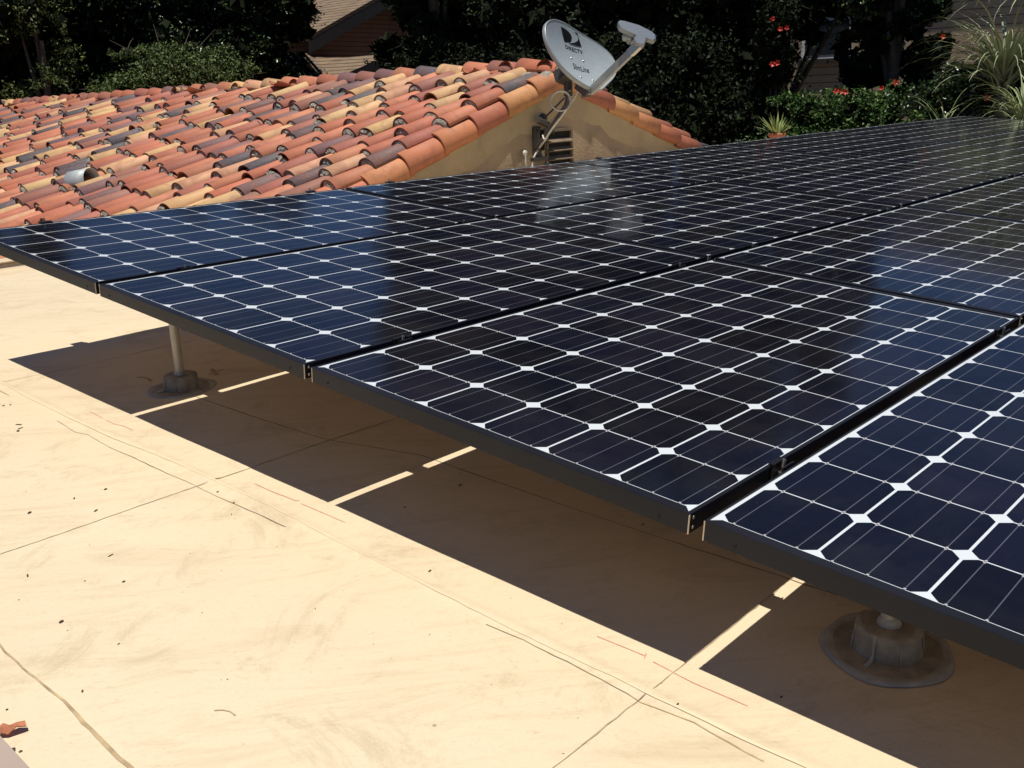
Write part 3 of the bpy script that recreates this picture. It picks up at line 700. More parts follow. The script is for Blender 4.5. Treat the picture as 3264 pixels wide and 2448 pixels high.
# feed head: flat winged housing
fo = at(1600+1262*.3375, 330*.3375, dd-.44); fx = ROT @ Vector((.90, -.33, .28)); fx.normalize()
fz = ROT @ Vector((-.05, .55, .83)); fz = (fz-fx*fz.dot(fx)).normalized(); fy = fz.cross(fx)
mpx = (dd-.44)/3079.6*.3375
def head(cx, cy): return ((cx-1262)*mpx, -(cy-330)*mpx)
hp = [(1103, 232), (1125, 220), (1160, 224), (1290, 262), (1400, 318), (1432, 350), (1434, 385), (1420, 400), (1352, 376), (1340, 425), (1325, 440), (1262, 425), (1240, 385), (1262, 352), (1195, 322), (1150, 300), (1112, 278), (1102, 255)]
Mh = Matrix((ROT.col[0], ROT.col[1], ROT.col[2])).transposed().to_4x4(); Mh.translation = fo
pts2 = [head(*p) for p in hp]; n_ = len(pts2)
mb = MB(); vs = []
for sc2, z_ in ((.93, .052), (1, .040), (1, -.02), (.94, -.035)):
    cx = sum(p[0] for p in pts2)/n_; cy = sum(p[1] for p in pts2)/n_
    vs += [Mh @ Vector((cx+(x-cx)*sc2, cy+(y-cy)*sc2, z_)) for x, y in pts2]
mb.add(vs, [tuple(range(n_)), tuple(range(4*n_-1, 3*n_-1, -1))]+[(j*n_+i, (j+1)*n_+i, (j+1)*n_+(i+1) % n_, j*n_+(i+1) % n_) for j in range(3) for i in range(n_)])
fh = mb.build('feed_head', MT['feed'], dish, Wd)
h0 = at(1600+1232*.3375, 362*.3375, dd-.40); h1 = at(1600+1165*.3375, 340*.3375, dd-.36)
mb = MB(); mb.tube([h0, h0.lerp(h1, .4), h0.lerp(h1, .7), h1], [.022, .026, .036, .040], 16); mb.build('feed_horn', MT['dish_rim'], fh)
h2 = at(1600+1205*.3375, 388*.3375, dd-.36); mb = MB(); mb.tube([h0, h0.lerp(h2, .6), h2], [.018, .022, .032], 14); mb.build('feed_horn', MT['dish_rim'], fh)
bar_between(armB+(armA-armB).normalized()*.06, at(1600+1300*.3375, 415*.3375, dd-.44), .05, .06, (0, 0, 1)).build('feed_clamp', MT['steel'], dish, Wd)
# mast + mount
foot = onY(1600+335*.3375, 1400*.3375, GY-.05); bend = onY(1600+625*.3375, 970*.3375, GY-.42); topm = onY(1600+622*.3375, 720*.3375, GY-.50)
mp = [foot, foot.lerp(bend, .5), foot.lerp(bend, .93), bend.lerp(topm, .12), topm]
mb = MB(); mb.tube(mp, .024, 16); mb.build('mast', MT['mast'], dish, Wd)
mb = MB(); c0 = onY(1600+325*.3375, 1315*.3375, GY-.006); mb.box(-.055, .055, -.012, .0, -.14, .11, T(c0.x, GY-.004, c0.z)); mb.box(-.045, -.033, -.07, -.0125, -.1, .08, T(c0.x, GY-.004, c0.z)); mb.box(.033, .045, -.07, -.0125, -.1, .08, T(c0.x, GY-.004, c0.z)); mt_ = mb.build('wall_mount', MT['mast'], dish, Wd)
mb = MB(); mb.tube([c0+Vector((-.05, -.06, .17)), c0+Vector((.10, -.06, .12)), c0+Vector((.16, -.07, .05))], [.03, .028, .018], 10); mb.build('pivot_bracket', MT['mast'], dish, Wd)
mb = MB(); mb.box(-.10, .10, -.05, -.013, -.19, -.155, T(c0.x, GY-.004, c0.z)); mb.build('foot_bracket', MT['mast'], dish, Wd)
bA = onY(1600+395*.3375, 1120*.3375, GY-.02); bB = onY(1600+590*.3375, 925*.3375, GY-.38)
mb = MB(); mb.tube([bA, bB], .009, 8); mb.build('brace_strut', MT['mast'], dish, Wd)
mb = MB(); mb.lathe([(.045, 0), (.045, -.02), (.0, -.022)], 14, T(bA.x, GY-.003, bA.z) @ Matrix.Rotation(R(-90), 4, 'X')); mb.build('brace_plate', MT['mast'], dish, Wd)
Mb = B3.copy(); Mb.translation = (0, 0, 0)
bk = topm
mb = MB(); mb.tube([topm-Vector((0, 0, .16)), topm+Vector((0, 0, .05))], .037, 16); mb.box(-.06, .06, -.05, .05, -.13, .09, T(*(topm+(dish_c-en*.08-topm)*.45)) @ B3); mb.build('mast_clamp', MT['mast'], dish, Wd)
bar_between(topm, dish_c-en*.075, .05, .07, (0, 0, 1)).build('back_bracket', MT['mast'], dish, Wd)
for k in range(9):
    mb = MB(); q = topm+Vector((random.uniform(-.10, .14), random.uniform(-.12, -.02), random.uniform(-.2, .02))); mb.tube([q, q+Vector((0, -.014, 0))], .009, 6); mb.build('bolt', MT['steel'], dish, Wd)
# coax cable
cab = thing('coax_cable', 'thin beige coax cable looping from the dish down the gable wall', 'cable')
def cr(pts, n=8):
    P = [Vector(p) for p in pts]; P = [P[0]]+P+[P[-1]]; out = []
    for i in range(1, len(P)-2):
        for k in range(n):
            t_ = k/n; a, b_, c, d = P[i-1:i+3]; out.append(.5*((2*b_)+(c-a)*t_+(2*a-5*b_+4*c-d)*t_*t_+(3*b_-a-3*c+d)*t_**3))
    return out+[P[-2]]
def yp(cx, cy, off): return onY(1600+cx*.3375, cy*.3375, GY-off-(.12 if off > .1 else .02))
run = [yp(740, 800, .55), yp(705, 890, .5), yp(625, 1010, .44), yp(540, 1130, .33), yp(465, 1230, .22), yp(405, 1325, .12), yp(350, 1400, .05), yp(300, 1490, .02), yp(288, 1560, .012), yp(268, 1600, .012), yp(240, 1600, .012), yp(225, 1560, .012), yp(222, 1480, .012), yp(215, 1450, .008)]
mb = MB(); mb.tube(cr(run), .0085, 8); mb.build('cable_run', MT['cable'], cab)
ctr = yp(556, 955, .46); mb = MB()
rr = 88*.3375*(ctr-CAM).length/3079.6
mb.tube([ctr+(ROT.col[0]*math.cos(a)*.98+ROT.col[1]*math.sin(a))*rr*(1+.01*math.sin(3*a)) for a in [2*PI*k/40 for k in range(41)]], .006, 8); mb.build('cable_coil', MT['cable'], cab)
mb = MB(); mb.tube([ctr+(ROT.col[0]*math.cos(a)+ROT.col[1]*math.sin(a))*rr*1.035+ROT.col[2]*.01 for a in [2*PI*k/40 for k in range(41)]], .006, 8); mb.build('cable_coil', MT['cable'], cab)
mb = MB(); mb.tube(cr([yp(705, 775, .55), yp(735, 840, .56), yp(790, 890, .60), yp(825, 885, .75)]), .006, 8); mb.build('cable_lead', MT['cable'], cab)
mb = MB(); mb.tube(cr([yp(385, 1280, .1), yp(395, 1310, .13), yp(412, 1325, .12)]), .008, 8); mb.build('cable_tie', MT['cable'], cab)
mb = MB(); mb.lathe([(.028, 0), (.024, .012), (0, .014)], 14, T(*yp(215, 1448, .003)) @ Matrix.Rotation(R(90), 4, 'X')); mb.build('cable_clip', MT['cable'], cab)

# ------------------------------------------------------------------ foliage
def leaves(name, mat, parent, C_, sz, asp=.45, flat=.0, matrix=None, jit=.35, bright=None, droop=0.):
    """C_: Nx3 centres (numpy). each leaf: a folded diamond"""
    N = len(C_); a = rng.normal(size=(N, 3)); a[:, 2] = a[:, 2]*(1-flat)-droop; a /= np.linalg.norm(a, axis=1)[:, None]
    b_ = rng.normal(size=(N, 3)); b_ -= a*(a*b_).sum(1)[:, None]; b_ /= np.linalg.norm(b_, axis=1)[:, None]; c = np.cross(a, b_)
    s_ = sz*(1+jit*rng.uniform(-1, 1, N))[:, None]
    V_ = np.stack([C_-a*s_*.5, C_+b_*s_*asp*.5+c*s_*.10-a*s_*.05, C_+a*s_*.5, C_-b_*s_*asp*.5+c*s_*.10-a*s_*.05], 1).reshape(-1, 3)
    me = bpy.data.meshes.new(name); me.vertices.add(4*N); me.vertices.foreach_set('co', V_.ravel().astype(np.float32))
    me.loops.add(6*N); me.polygons.add(2*N)
    base = np.arange(N)[:, None]*4; li = np.concatenate([base+0, base+1, base+2, base+0, base+2, base+3], 1).ravel()
    me.loops.foreach_set('vertex_index', li.astype(np.int32)); me.polygons.foreach_set('loop_start', (np.arange(2*N)*3).astype(np.int32)); me.polygons.foreach_set('loop_total', np.full(2*N, 3, np.int32))
    me.materials.append(mat); me.update()
    at_ = me.color_attributes.new('col', 'FLOAT_COLOR', 'CORNER'); q = rng.uniform(0, 1, N)**3.0 if bright is None else np.clip(bright, 0, 1)
    cc_ = np.zeros((N, 6, 4), np.float32); cc_[..., 0] = q[:, None]; cc_[..., 3] = 1; at_.data.foreach_set('color', cc_.ravel())
    return link(name, me, parent, matrix)
def cloud(n, blobs, hollow=.0):
    """points in a set of ellipsoid blobs (cx,cy,cz,rx,ry,rz), biased to the shell, arranged in twigs"""
    vol = np.array([b_[3]*b_[4]*b_[5] for b_ in blobs])**.8; vol /= vol.sum(); out = []
    for b_, q in zip(blobs, vol):
        k = max(8, int(n*q)); tw = max(3, k//14)
        d = rng.normal(size=(tw, 3)); d /= np.linalg.norm(d, axis=1)[:, None]; rad_ = (hollow+(1-hollow)*rng.uniform(0, 1, tw)**.45)[:, None]
        c = d*rad_*np.array(b_[3:6])+np.array(b_[:3])
        idx = rng.integers(0, tw, k); sp = min(b_[3:6])*.16
        out.append(c[idx]+rng.normal(size=(k, 3))*np.array([sp, sp, sp*.8]))
    return np.concatenate(out)
def pol(az, d, z=0): return Vector((CAM.x+d*math.cos(R(az)), CAM.y+d*math.sin(R(az)), z))
def zel(d, e): return CAM.z+d*math.tan(R(e))
def tree(name, label, cat, az, d, width, ztop, mat, nsmall, sz, nblob=22, zlow=-1.2, depth=None, core=True, group=None, asp=.45, trunk=True):
    root = thing(name, label, cat, T(*pol(az, d, -3.4)), group); H = ztop+3.4; zl = zlow+3.4; depth = depth or width
    ra = math.radians(az)
    blobs = []
    for i in range(nblob):
        t_ = (i+.5)/nblob; f = (1-.55*t_**2.2)
        u_ = random.uniform(-1, 1)*f*.5*width*.8; w_ = random.uniform(-1, 1)*f*.5*depth*.8; r_ = random.uniform(.14, .26)*width
        z_ = zl+r_*.6+(H-zl-1.5*r_)*t_
        blobs.append((-math.sin(ra)*u_+math.cos(ra)*w_, math.cos(ra)*u_+math.sin(ra)*w_, z_, r_, r_, r_*.8))
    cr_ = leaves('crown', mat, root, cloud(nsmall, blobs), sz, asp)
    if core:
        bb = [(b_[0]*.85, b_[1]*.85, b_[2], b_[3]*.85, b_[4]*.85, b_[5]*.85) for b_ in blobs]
        leaves('shade_foliage', MT['leaf_cypress_shade'], cr_, cloud(int(nsmall*.30), bb), sz*4.6, .75)  # oversized near-black leaves paint the crown's inner shade and close gaps
    if trunk:
        mb = MB(); h_ = zl+(H-zl)*.6
        mb.tube([(0, 0, 0), (.06, .03, h_*.3), (-.05, .05, h_*.6), (.03, 0, h_)], [.16, .12, .09, .04], 12)
        for i in range(7):
            b_ = random.choice(blobs); z0 = min(h_*.9, max(.8, b_[2]*.6)); mb.tube([(0, 0.02, z0), (b_[0]*.5, b_[1]*.5, (z0+b_[2])/2), (b_[0]*.95, b_[1]*.95, b_[2])], [.08, .05, .015], 7)
        mb.build('trunk', MT['bark'], root)
    return root
G1 = 'trees standing beyond the tiled roof'
tree('cypress_tree', 'tall near black conifer at the far left edge behind the tiled ridge', 'tree', 71.0, 22.5, 5.2, zel(22, 25), MT['leaf_cypress_shade'], 26000, .09, 40, group=G1)
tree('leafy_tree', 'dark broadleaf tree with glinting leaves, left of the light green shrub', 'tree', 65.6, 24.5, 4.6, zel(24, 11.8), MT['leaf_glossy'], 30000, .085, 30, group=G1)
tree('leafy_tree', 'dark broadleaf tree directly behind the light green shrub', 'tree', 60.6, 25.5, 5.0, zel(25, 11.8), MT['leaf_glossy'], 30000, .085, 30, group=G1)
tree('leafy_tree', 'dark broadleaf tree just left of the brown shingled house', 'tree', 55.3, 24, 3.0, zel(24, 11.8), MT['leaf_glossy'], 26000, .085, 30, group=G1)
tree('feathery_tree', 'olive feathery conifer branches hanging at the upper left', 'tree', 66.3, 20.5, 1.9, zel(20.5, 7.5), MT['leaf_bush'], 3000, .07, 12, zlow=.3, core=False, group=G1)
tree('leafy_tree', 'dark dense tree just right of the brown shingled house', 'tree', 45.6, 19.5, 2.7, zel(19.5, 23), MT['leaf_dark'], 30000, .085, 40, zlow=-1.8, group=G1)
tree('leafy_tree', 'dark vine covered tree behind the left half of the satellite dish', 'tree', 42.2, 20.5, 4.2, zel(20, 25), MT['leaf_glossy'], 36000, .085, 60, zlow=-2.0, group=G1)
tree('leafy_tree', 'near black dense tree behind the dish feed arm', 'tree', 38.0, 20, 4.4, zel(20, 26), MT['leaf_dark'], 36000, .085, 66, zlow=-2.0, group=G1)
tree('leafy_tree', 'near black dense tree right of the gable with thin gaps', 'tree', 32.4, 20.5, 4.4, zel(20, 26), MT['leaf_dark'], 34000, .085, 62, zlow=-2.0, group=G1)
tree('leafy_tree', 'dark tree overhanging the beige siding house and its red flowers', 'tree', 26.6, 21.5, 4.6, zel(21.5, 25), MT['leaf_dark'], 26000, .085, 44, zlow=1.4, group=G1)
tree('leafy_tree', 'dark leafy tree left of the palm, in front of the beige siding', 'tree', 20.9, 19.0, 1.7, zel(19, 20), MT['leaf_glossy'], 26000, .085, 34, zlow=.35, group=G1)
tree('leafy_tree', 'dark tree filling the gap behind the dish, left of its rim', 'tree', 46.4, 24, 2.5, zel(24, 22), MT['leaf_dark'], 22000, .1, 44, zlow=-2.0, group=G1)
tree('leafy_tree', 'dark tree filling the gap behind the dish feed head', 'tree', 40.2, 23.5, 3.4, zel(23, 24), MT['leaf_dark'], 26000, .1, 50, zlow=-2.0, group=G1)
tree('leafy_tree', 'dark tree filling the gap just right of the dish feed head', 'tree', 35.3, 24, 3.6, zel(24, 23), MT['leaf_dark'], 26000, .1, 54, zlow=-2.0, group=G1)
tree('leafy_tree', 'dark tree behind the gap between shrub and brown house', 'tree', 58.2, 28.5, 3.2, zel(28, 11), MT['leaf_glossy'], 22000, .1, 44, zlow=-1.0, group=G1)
# shrubs behind the ridge
def bush(name, label, cat, blobs_px, dist, mat, n, sz, asp=.5, twigs=0, core=.15, flowers=(), group=None, zb=-3.4):
    c0 = at(blobs_px[0][0], blobs_px[0][1], dist); root = thing(name, label, cat, T(c0.x, c0.y, zb), group); bl = []
    for (px, py, rpx, rpy, dd_) in blobs_px:
        p = at(px, py, dist+dd_)-Vector((c0.x, c0.y, zb)); k = dist/FPX; bl.append((p.x, p.y, p.z, rpx*k, rpx*k, rpy*k))
    cr_ = leaves('foliage', mat, root, cloud(n, bl), sz, asp)
    if core: leaves('shade_foliage', MT['leaf_cypress_shade'], cr_, cloud(int(n*core), [(b_[0], b_[1], b_[2]-.1, b_[3]*.7, b_[4]*.7, b_[5]*.7) for b_ in bl]), sz*3.2, .7)  # large near-black leaves paint the shade inside the bush
    mb = MB()
    for b_ in bl[:8]: mb.tube([(b_[0]*.3, b_[1]*.3, 0), (b_[0]*.7, b_[1]*.7, b_[2]*.6), (b_[0], b_[1], b_[2])], [.06, .035, .012], 6)
    for i in range(twigs):
        b_ = random.choice(bl); d = Vector((random.uniform(-1, 1), random.uniform(-1, 1), random.uniform(.2, 1))).normalized(); p = Vector(b_[:3]); mb.tube([p, p+d*b_[3]*.9, p+d*b_[3]*1.35+Vector((0, 0, -.05))], [.014, .009, .004], 5)
    mb.build('stem', MT['bark'], root)
    for (px, py, sd) in flowers:
        p = at(px, py, dist-sd)-Vector((c0.x, c0.y, zb)); mb = MB(); vd = -ray(px, py)
        ax = vd.orthogonal().normalized(); ay = vd.cross(ax); r0 = random.uniform(.035, .052)
        for k in range(5):
            a = 2*PI*k/5+random.random()*.3; d = ax*math.cos(a)+ay*math.sin(a); e = ax*-math.sin(a)+ay*math.cos(a)
            mb.add([p, p+d*r0*.7+e*r0*.38+vd*.02, p+d*r0*1.1+vd*random.uniform(0, .03), p+d*r0*.7-e*r0*.38+vd*.02], [(0, 1, 2, 3)])
        mb.build('flower', MT['flower'], root)
    return root
bush('light_shrub', 'lighter olive green shrub rising above the left part of the ridge', 'shrub',
     [(560, 250, 150, 70, 0), (430, 290, 130, 50, 0), (700, 270, 110, 60, .3), (520, 190, 90, 45, .3), (650, 205, 70, 45, .4), (400, 175, 50, 22, .5), (760, 235, 60, 45, .3), (340, 300, 60, 30, 0), (600, 170, 40, 30, .3), (720, 180, 35, 35, .5), (480, 165, 60, 20, .4)], 20.5, MT['leaf_bush'], 26000, .062, twigs=14)
bush('dark_shrub', 'near black shrub mass filling the gap right of the tiled gable', 'shrub',
     [(2210, 190, 130, 90, .3), (2080, 180, 110, 90, .5), (1950, 190, 110, 80, .5), (1650, 250, 170, 110, 0), (1850, 300, 170, 110, 0), (2050, 320, 170, 120, 0), (2250, 330, 170, 120, 0), (2380, 380, 120, 90, -.5), (1500, 220, 130, 70, .5), (2150, 430, 260, 110, 0), (1950, 430, 240, 110, 0), (1350, 230, 120, 60, .6), (2420, 300, 60, 80, 0)], 18.2, MT['leaf_dark'], 26000, .08, core=.4)
# distant houses
def basis(az_face):   # house local frame: X to the viewer's right along the wall, Y away, Z up
    a = R(az_face); Y_ = Vector((math.cos(a), math.sin(a), 0)); X_ = Vector((math.sin(a), -math.cos(a), 0)); return Matrix((X_, Y_, Vector((0, 0, 1)))).transposed().to_4x4()
def local(Mw, px, py, y=0):
    n_ = (Mw.to_3x3() @ Vector((0, 1, 0))); p = onplane(px, py, n_, Mw @ Vector((0, y, 0))); return Mw.inverted() @ p
# brown shingle house
c0 = at(1160, 120, 31); Mw = basis(92); Mw.translation = Vector((c0.x, c0.y, -3.4))
hb = thing('shingled_house', 'brown shingle sided house with dark roof edge seen between the trees', 'house', Mw)
pA = local(Mw, 1082, 62); pP = local(Mw, 1225, -20); zr = pP.z; xp = pP.x; slp = (pP.z-pA.z)/(pP.x-pA.x)
xl, xr = pA.x-1.6, xp+(xp-pA.x)+1.6; zl_ = zr-slp*(xp-xl)
mb = MB(); mb.add([(xl+.5, 0, 0), (xl+.5, 0, zl_+slp*.5), (xp, 0, zr), (xr-.5, 0, zl_+slp*.5), (xr-.5, 0, 0)]+[(xl+.5, 9, 0), (xl+.5, 9, zl_+slp*.5), (xp, 9, zr), (xr-.5, 9, zl_+slp*.5), (xr-.5, 9, 0)], [(0, 4, 3, 2, 1), (5, 6, 7, 8, 9), (0, 1, 6, 5), (3, 4, 9, 8)])
mb.build('shingle_wall', MT['shingle_wall'], hb)
mb = MB(); th = .12
for sg, xe in ((-1, xl), (1, xr)):
    mb.add([(xp, -.5, zr+.03), (xe, -.5, zl_+.03), (xe, 9.5, zl_+.03), (xp, 9.5, zr+.03), (xp, -.5, zr+.03+th), (xe, -.5, zl_+.03+th), (xe, 9.5, zl_+.03+th), (xp, 9.5, zr+.03+th)], [(0, 1, 2, 3), (4, 7, 6, 5), (0, 4, 5, 1), (1, 5, 6, 2), (2, 6, 7, 3)])
mb.build('roof', MT['shingle_roof'], hb)
mb = MB()
for sg, xe in ((-1, xl), (1, xr)):
    mb.add([(xp, -.52, zr+.02), (xe, -.52, zl_+.02), (xe, -.52, zl_-.30), (xp, -.52, zr-.30), (xp, -.46, zr+.02), (xe, -.46, zl_+.02), (xe, -.46, zl_-.30), (xp, -.46, zr-.30)], [(0, 1, 2, 3), (7, 6, 5, 4), (3, 2, 6, 7), (1, 5, 6, 2)])
mb.build('fascia', MT['fascia'], hb)
g0 = local(Mw, 1140, 20); g1 = local(Mw, 1165, 46); mb = MB(); mb.box(g0.x, g1.x, -.03, -.004, g1.z, g0.z); gv = mb.build('gable_vent', MT['fascia'], hb)
mb = MB()
for i in range(5):
    z_ = g1.z+(g0.z-g1.z)*(i+.3)/5; mb.box(g0.x, g1.x, -.05, -.032, z_, z_+.03)
mb.build('vent_slat', MT['shingle_wall'], gv)
# lower porch gable of that house: its own small roof
q0 = local(Mw, 1078, 238, -3); q1 = local(Mw, 1268, 168, -3); q2 = local(Mw, 1180, 175, -3)
mb = MB(); px0, px1, pz = q0.x, q1.x, q0.z; pk = local(Mw, 1262, 168, -3)
mb.add([(px0-.3, -3, pz-.15), (pk.x, -3, pk.z), (pk.x, -.1, pk.z), (px0-.3+1.6, -.1, pz+.75), (px0-.3, -3, pz-.29), (pk.x, -3, pk.z-.14), (pk.x, -.1, pk.z-.14), (px0-.3+1.6, -.1, pz+.6)], [(0, 1, 2, 3), (0, 4, 5, 1), (7, 6, 5, 4)])
mb.add([(pk.x, -3, pk.z), (pk.x+2, -3, pk.z-1.0), (pk.x+2, -.1, pk.z-1.0), (pk.x, -.1, pk.z)], [(0, 1, 2, 3)])
mb.build('porch_roof', MT['shingle_roof'], hb)
mb = MB(); mb.add([(px0, -2.9, 0), (px0, -2.9, pz-.2), (pk.x, -2.9, pk.z-.16), (pk.x+1.8, -2.9, pk.z-1.05), (pk.x+1.8, -2.9, 0)], [(0, 4, 3, 2, 1)])
mb.add([(px0, -2.9, 0), (px0, 0, 0), (px0, 0, pz-.2), (px0, -2.9, pz-.2)], [(0, 1, 2, 3)]); mb.build('porch_wall', MT['shingle_wall'], hb)
mb = MB(); mb.add([(px0-.3, -3.03, pz-.13), (pk.x, -3.03, pk.z+.02), (pk.x, -3.03, pk.z-.24), (px0-.3, -3.03, pz-.36)], [(0, 3, 2, 1)]); mb.build('porch_fascia', MT['fascia'], hb)
# beige siding house on the right
c0 = at(2900, 150, 27); Mw = basis(14); Mw.translation = Vector((c0.x, c0.y, -3.4))
hr = thing('siding_house', 'beige lap siding house with a white framed window behind the trees at right', 'house', Mw)
wl = local(Mw, 2330, 150).x; wr = wl+19; ht = 8.6
mb = MB(); mb.box(wl, wr, 0, 9, 0, ht); mb.build('siding_wall', MT['lap_wall'], hr)
mb = MB(); mb.add([(wl-.6, -.6, ht), (wr+.6, -.6, ht), (wr+.6, 4.5, ht+1.3), (wl-.6, 4.5, ht+1.3), (wl-.6, 9.6, ht), (wr+.6, 9.6, ht)], [(0, 1, 2, 3), (3, 2, 5, 4), (0, 3, 4), (1, 5, 2), (0, 4, 5, 1)]); mb.build('roof', MT['shingle_roof'], hr)
def window(x0p, y0p, x1p, y1p):
    a = local(Mw, x0p, y0p); b_ = local(Mw, x1p, y1p)
    mb = MB(); mb.box(a.x, b_.x, -.05, -.004, b_.z, a.z); wf = mb.build('window', MT['wallwhite'], hr)
    mb = MB(); mb.box(a.x+.09, b_.x-.09, -.062, -.052, b_.z+.09, a.z-.09); mb.build('pane', MT['glass'], wf)
    mb = MB(); mb.box(a.x-.08, b_.x+.08, -.14, -.004, b_.z-.12, b_.z-.005); mb.build('sill', MT['fascia'], wf)
window(2560, 60, 2715, 182)
# low hedge with red flowers
bush('flower_hedge', 'bright green sunlit shrub with red flowers in front of the beige siding', 'shrub',
     [(2640, 345, 120, 55, 0), (2520, 330, 80, 35, .1), (2760, 340, 90, 55, .1), (2590, 390, 120, 50, .2), (2700, 400, 120, 50, .1), (2840, 350, 70, 60, .3), (2480, 330, 40, 25, 0), (2860, 300, 45, 40, .4), (2600, 480, 260, 80, .2)], 17.0, MT['leaf_hedge'], 24000, .062, asp=.62,
     flowers=[(2665, 290, .5), (2684, 290, .5), (2696, 293, .5), (2855, 262, .6), (2810, 280, .6), (2940, 295, .6)])
bush('flower_vine', 'dark climbing vine with three red flowers high above the hedge', 'vine',
     [(2480, 60, 60, 60, 0), (2460, 140, 50, 80, 0), (2475, 210, 50, 60, 0), (2440, 260, 40, 60, .2), (2440, 380, 60, 90, .2)], 17.6, MT['leaf_dark'], 9000, .07,
     flowers=[(2462, 60, .9), (2487, 92, .9), (2508, 88, .9), (2462, 204, .9), (2478, 200, .9)])
bush('leafy_shrub', 'dark glossy shrub around the base of the palm fronds at right', 'shrub',
     [(3000, 330, 100, 70, 0), (3130, 290, 110, 60, 0), (3230, 260, 90, 80, 0), (3060, 240, 60, 40, .3), (2940, 360, 60, 40, .2), (3240, 350, 80, 50, 0), (3150, 400, 200, 60, 0)], 15.5, MT['leaf_glossy'], 26000, .06, asp=.55, flowers=[(3005, 116, .6), (3197, 334, .5), (3145, 312, .5)])
bush('sunlit_shrub', 'small bright green leaves at the far left corner of the array end', 'shrub',
     [(2935, 362, 30, 14, 0), (2960, 350, 24, 14, 0), (2915, 374, 22, 10, 0), (3175, 352, 34, 14, .2), (2950, 420, 90, 40, 0)], 14.6, MT['leaf_hedge'], 5200, .055, asp=.6)
# strap leaved plants
def blades(name, label, px, py, dist, n, ln, mat, spread, width, up=1., zb=None, azr=(0, 2*PI), cat='plant'):
    p0_ = at(px, py, dist); root = thing(name, label, cat, T(p0_.x, p0_.y, -3.4)); base = Vector((0, 0, p0_.z+3.4)); mb = MB()
    for i in range(n):
        a = random.uniform(*azr); l_ = ln*random.uniform(.55, 1.1); tilt = random.uniform(.15, 1.)*spread; h = Vector((math.cos(a), math.sin(a), 0)); pts = []; dr = random.uniform(.8, 1.7)
        b0 = base+h*random.uniform(0, .12)+Vector((0, 0, random.uniform(-.2, .1)))
        for k in range(8):
            t_ = k/7; th_ = tilt+dr*t_*t_; 
            if k == 0: P = b0.copy()
            else: P = P+(h*math.sin(th_)+Vector((0, 0, math.cos(th_)*up)))*l_/7
            pts.append(P.copy())
        side = h.cross(Vector((0, 0, 1))).normalized(); side = (side+h*random.uniform(-.3, .3)).normalized(); vs = []
        for k, P in enumerate(pts):
            w_ = width*(1-(k/7)**2)*.5+.001; vs += [P-side*w_, P+Vector((0, 0, -w_*.5)), P+side*w_]
        q = random.uniform(0, 1)
        mb.add(vs, [f for k in range(7) for f in ((3*k, 3*k+1, 3*k+4, 3*k+3), (3*k+1, 3*k+2, 3*k+5, 3*k+4))], (q, q, q), True)
    mb.build('fronds', mat, root, colattr=True)
    mb = MB(); mb.tube([(0, 0, 0), (.03, .02, base.z*.5), (0, 0, base.z)], [.12, .09, .07], 10); mb.build('trunk', MT['bark'], root); return root
blades('cabbage_palm', 'grey green palm with long arching strap leaves at the right edge', 3200, 235, 14.6, 210, 1.25, MT['blade'], 1.15, .030, cat='palm')
blades('cabbage_palm', 'second strap leaved palm hanging in from the top right corner', 3330, -60, 15.2, 170, 1.3, MT['blade'], 1.5, .028, cat='palm')
blades('ornamental_grass', 'pale straw coloured arching grass just behind the far panel edge', 3262, 372, 13.4, 130, .72, MT['blade_dry'], 1.2, .014, cat='grass clump')
blades('ornamental_grass', 'thin arching grass blades left of the straw coloured clump', 3010, 385, 13.8, 22, .70, MT['blade_dry'], 1.2, .012, cat='grass clump')
# potted agave at the far side of the flat roof
pp_ = at(2478, 432, 11.9); dd0 = D4.inverted() @ pp_; dd0.z = 0; pbase = D4 @ dd0
hp_ = (pp_-pbase).z+.03
pot = thing('potted_plant', 'small spiky green plant in a terracotta pot beyond the panels', 'potted plant', T(*pbase))
mb = MB(); mb.lathe([(.0, .0), (.07, .0), (.085, hp_*.8), (.09, hp_*.86), (.1, hp_*.88), (.1, hp_), (.085, hp_), (.08, hp_-.03), (0, hp_-.03)], 24); mb.build('pot', MT['pot'], pot)
mb = MB()
for i in range(34):
    a = random.uniform(0, 2*PI); tl = random.uniform(.1, 1.2); l_ = random.uniform(.18, .34); h = Vector((math.cos(a), math.sin(a), 0)); b0 = Vector((0, 0, hp_-.02))+h*.03
    d = h*math.sin(tl)+Vector((0, 0, math.cos(tl))); sd = h.cross(Vector((0, 0, 1))); q = random.random()
    mb.add([b0-sd*.010, b0+sd*.010, b0+d*l_*.5+sd*.014, b0+d*l_*.5-sd*.014, b0+d*l_+Vector((0, 0, -.03))], [(0, 1, 2, 3), (3, 2, 4)], (q, q, q))
mb.build('leaf_rosette', MT['agave'], pot, colattr=True)

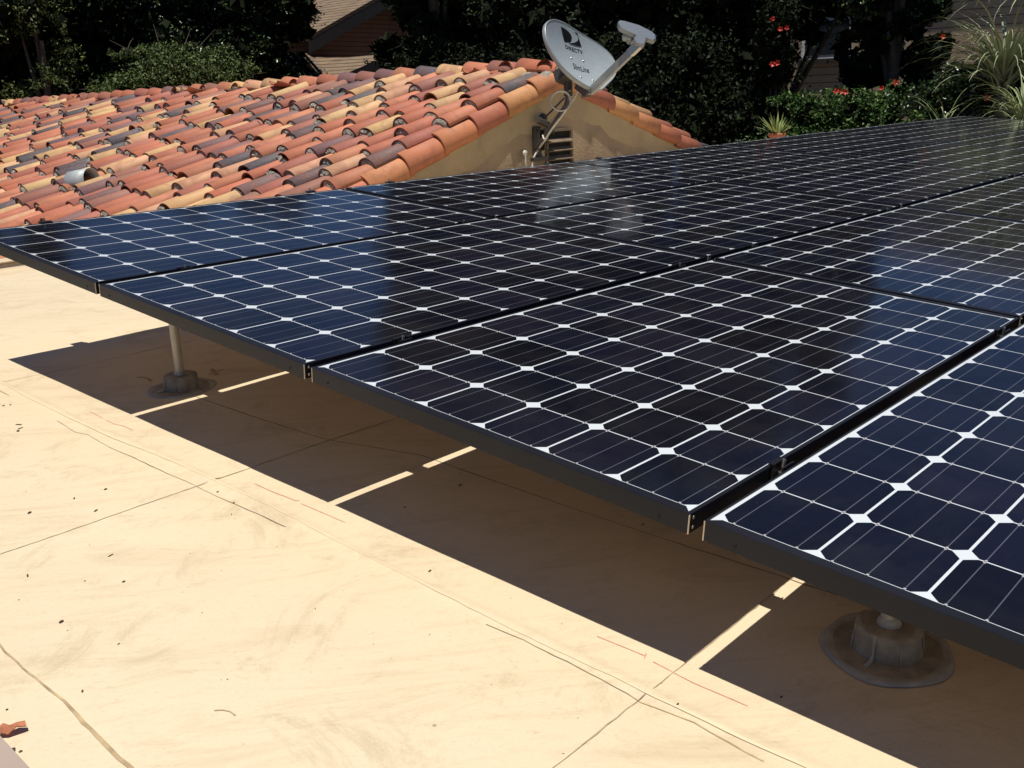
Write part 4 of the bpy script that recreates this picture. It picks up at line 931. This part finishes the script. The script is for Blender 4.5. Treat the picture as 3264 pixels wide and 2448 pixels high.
# ------------------------------------------------------------------ litter on the deck
q = dk(36, 2337); lf = thing('dry_leaf', 'single curled orange brown dry leaf at the lower left corner', 'leaf', D4 @ T(q.x, q.y, .003))
mb = MB(); ol = [(-.020, -.004), (-.012, .006), (-.004, .006), (.004, .013), (.018, .012), (.023, .004), (.012, -.004), (0, -.010), (-.018, -.012)]
M_ = Matrix.Rotation(R(-45), 4, 'Z'); vs = [M_ @ Vector((x, y, .003+.009*abs(math.sin(x*120)))) for x, y in ol]+[M_ @ Vector((0, 0, .012))]+[M_ @ Vector((x, y, .001+.009*abs(math.sin(x*120)))) for x, y in ol]+[M_ @ Vector((0, 0, .010))]
mb.add(vs, [(i, (i+1) % 9, 9) for i in range(9)]+[(10+(i+1) % 9, 10+i, 19) for i in range(9)]+[(i, 10+i, 10+(i+1) % 9, (i+1) % 9) for i in range(9)]); mb.build('leaf_blade', MT['dryleaf'], lf)
mb = MB()
def bit(p, l_, w_, a):
    l_ *= .6; w_ *= .55; p = Vector((p.x, p.y, float(zmem(p.x, p.y))+w_*.3))
    d = Vector((math.cos(a), math.sin(a), 0))*l_/2; mb.tube([p-d, p+Vector((0, 0, w_*.15)), p+d], [w_*.35, w_*.5, w_*.4], 6)
for (px, py, l_, w_, a) in ((60, 1357, .03, .007, -.9), (65, 1368, .028, .006, .3), (58, 1377, .012, .010, 0), (337, 1562, .012, .008, 0), (306, 1631, .018, .007, .5), (237, 1592, .012, .007, 1), (95, 1640, .015, .009, .4),
        (88, 1835, .018, .007, 1.2), (352, 1768, .022, .005, .3), (394, 1853, .010, .007, 0), (195, 1981, .014, .009, .3), (22, 1762+500, .006, .005, 0), (12, 1298, .012, .007, 0), (34, 1295, .010, .006, 0), (40, 2387, .012, .007, 0), (45, 2391, .008, .006, 1), (65, 2393, .008, .006, 0), (745, 1605, .010, .006, .5),
        (738, 1641, .010, .004, 1), (694, 1570, .009, .006, 0), (1467, 1547, .012, .006, 0), (1370, 1823, .013, .006, .2), (1290, 1620, .010, .004, 0), (2490, 2220, .008, .005, 0), (2160, 2250, .008, .005, 0), (263, 2205, .010, .006, 1), (378, 2051, .008, .004, 0), (1005, 1940, .008, .003, 1), (270, 1850, .005, .004, 0), (2050, 1670, .012, .005, 0), (1465, 1510, .006, .004, 0)):
    q = dk(px, py); bit(Vector((q.x, q.y, .004)), l_, w_, a)
for i in range(110):
    bit(Vector((random.uniform(-.85, .1), random.uniform(-3.2, 1.7), .003)), random.uniform(.002, .006), random.uniform(.001, .0028), random.uniform(0, 6))
o = mb.build('litter_specks', MT['litter'], None, D4.copy()); tag(o, 'scattered dark twig bits and specks on the cream roof membrane', 'litter', kind='stuff')
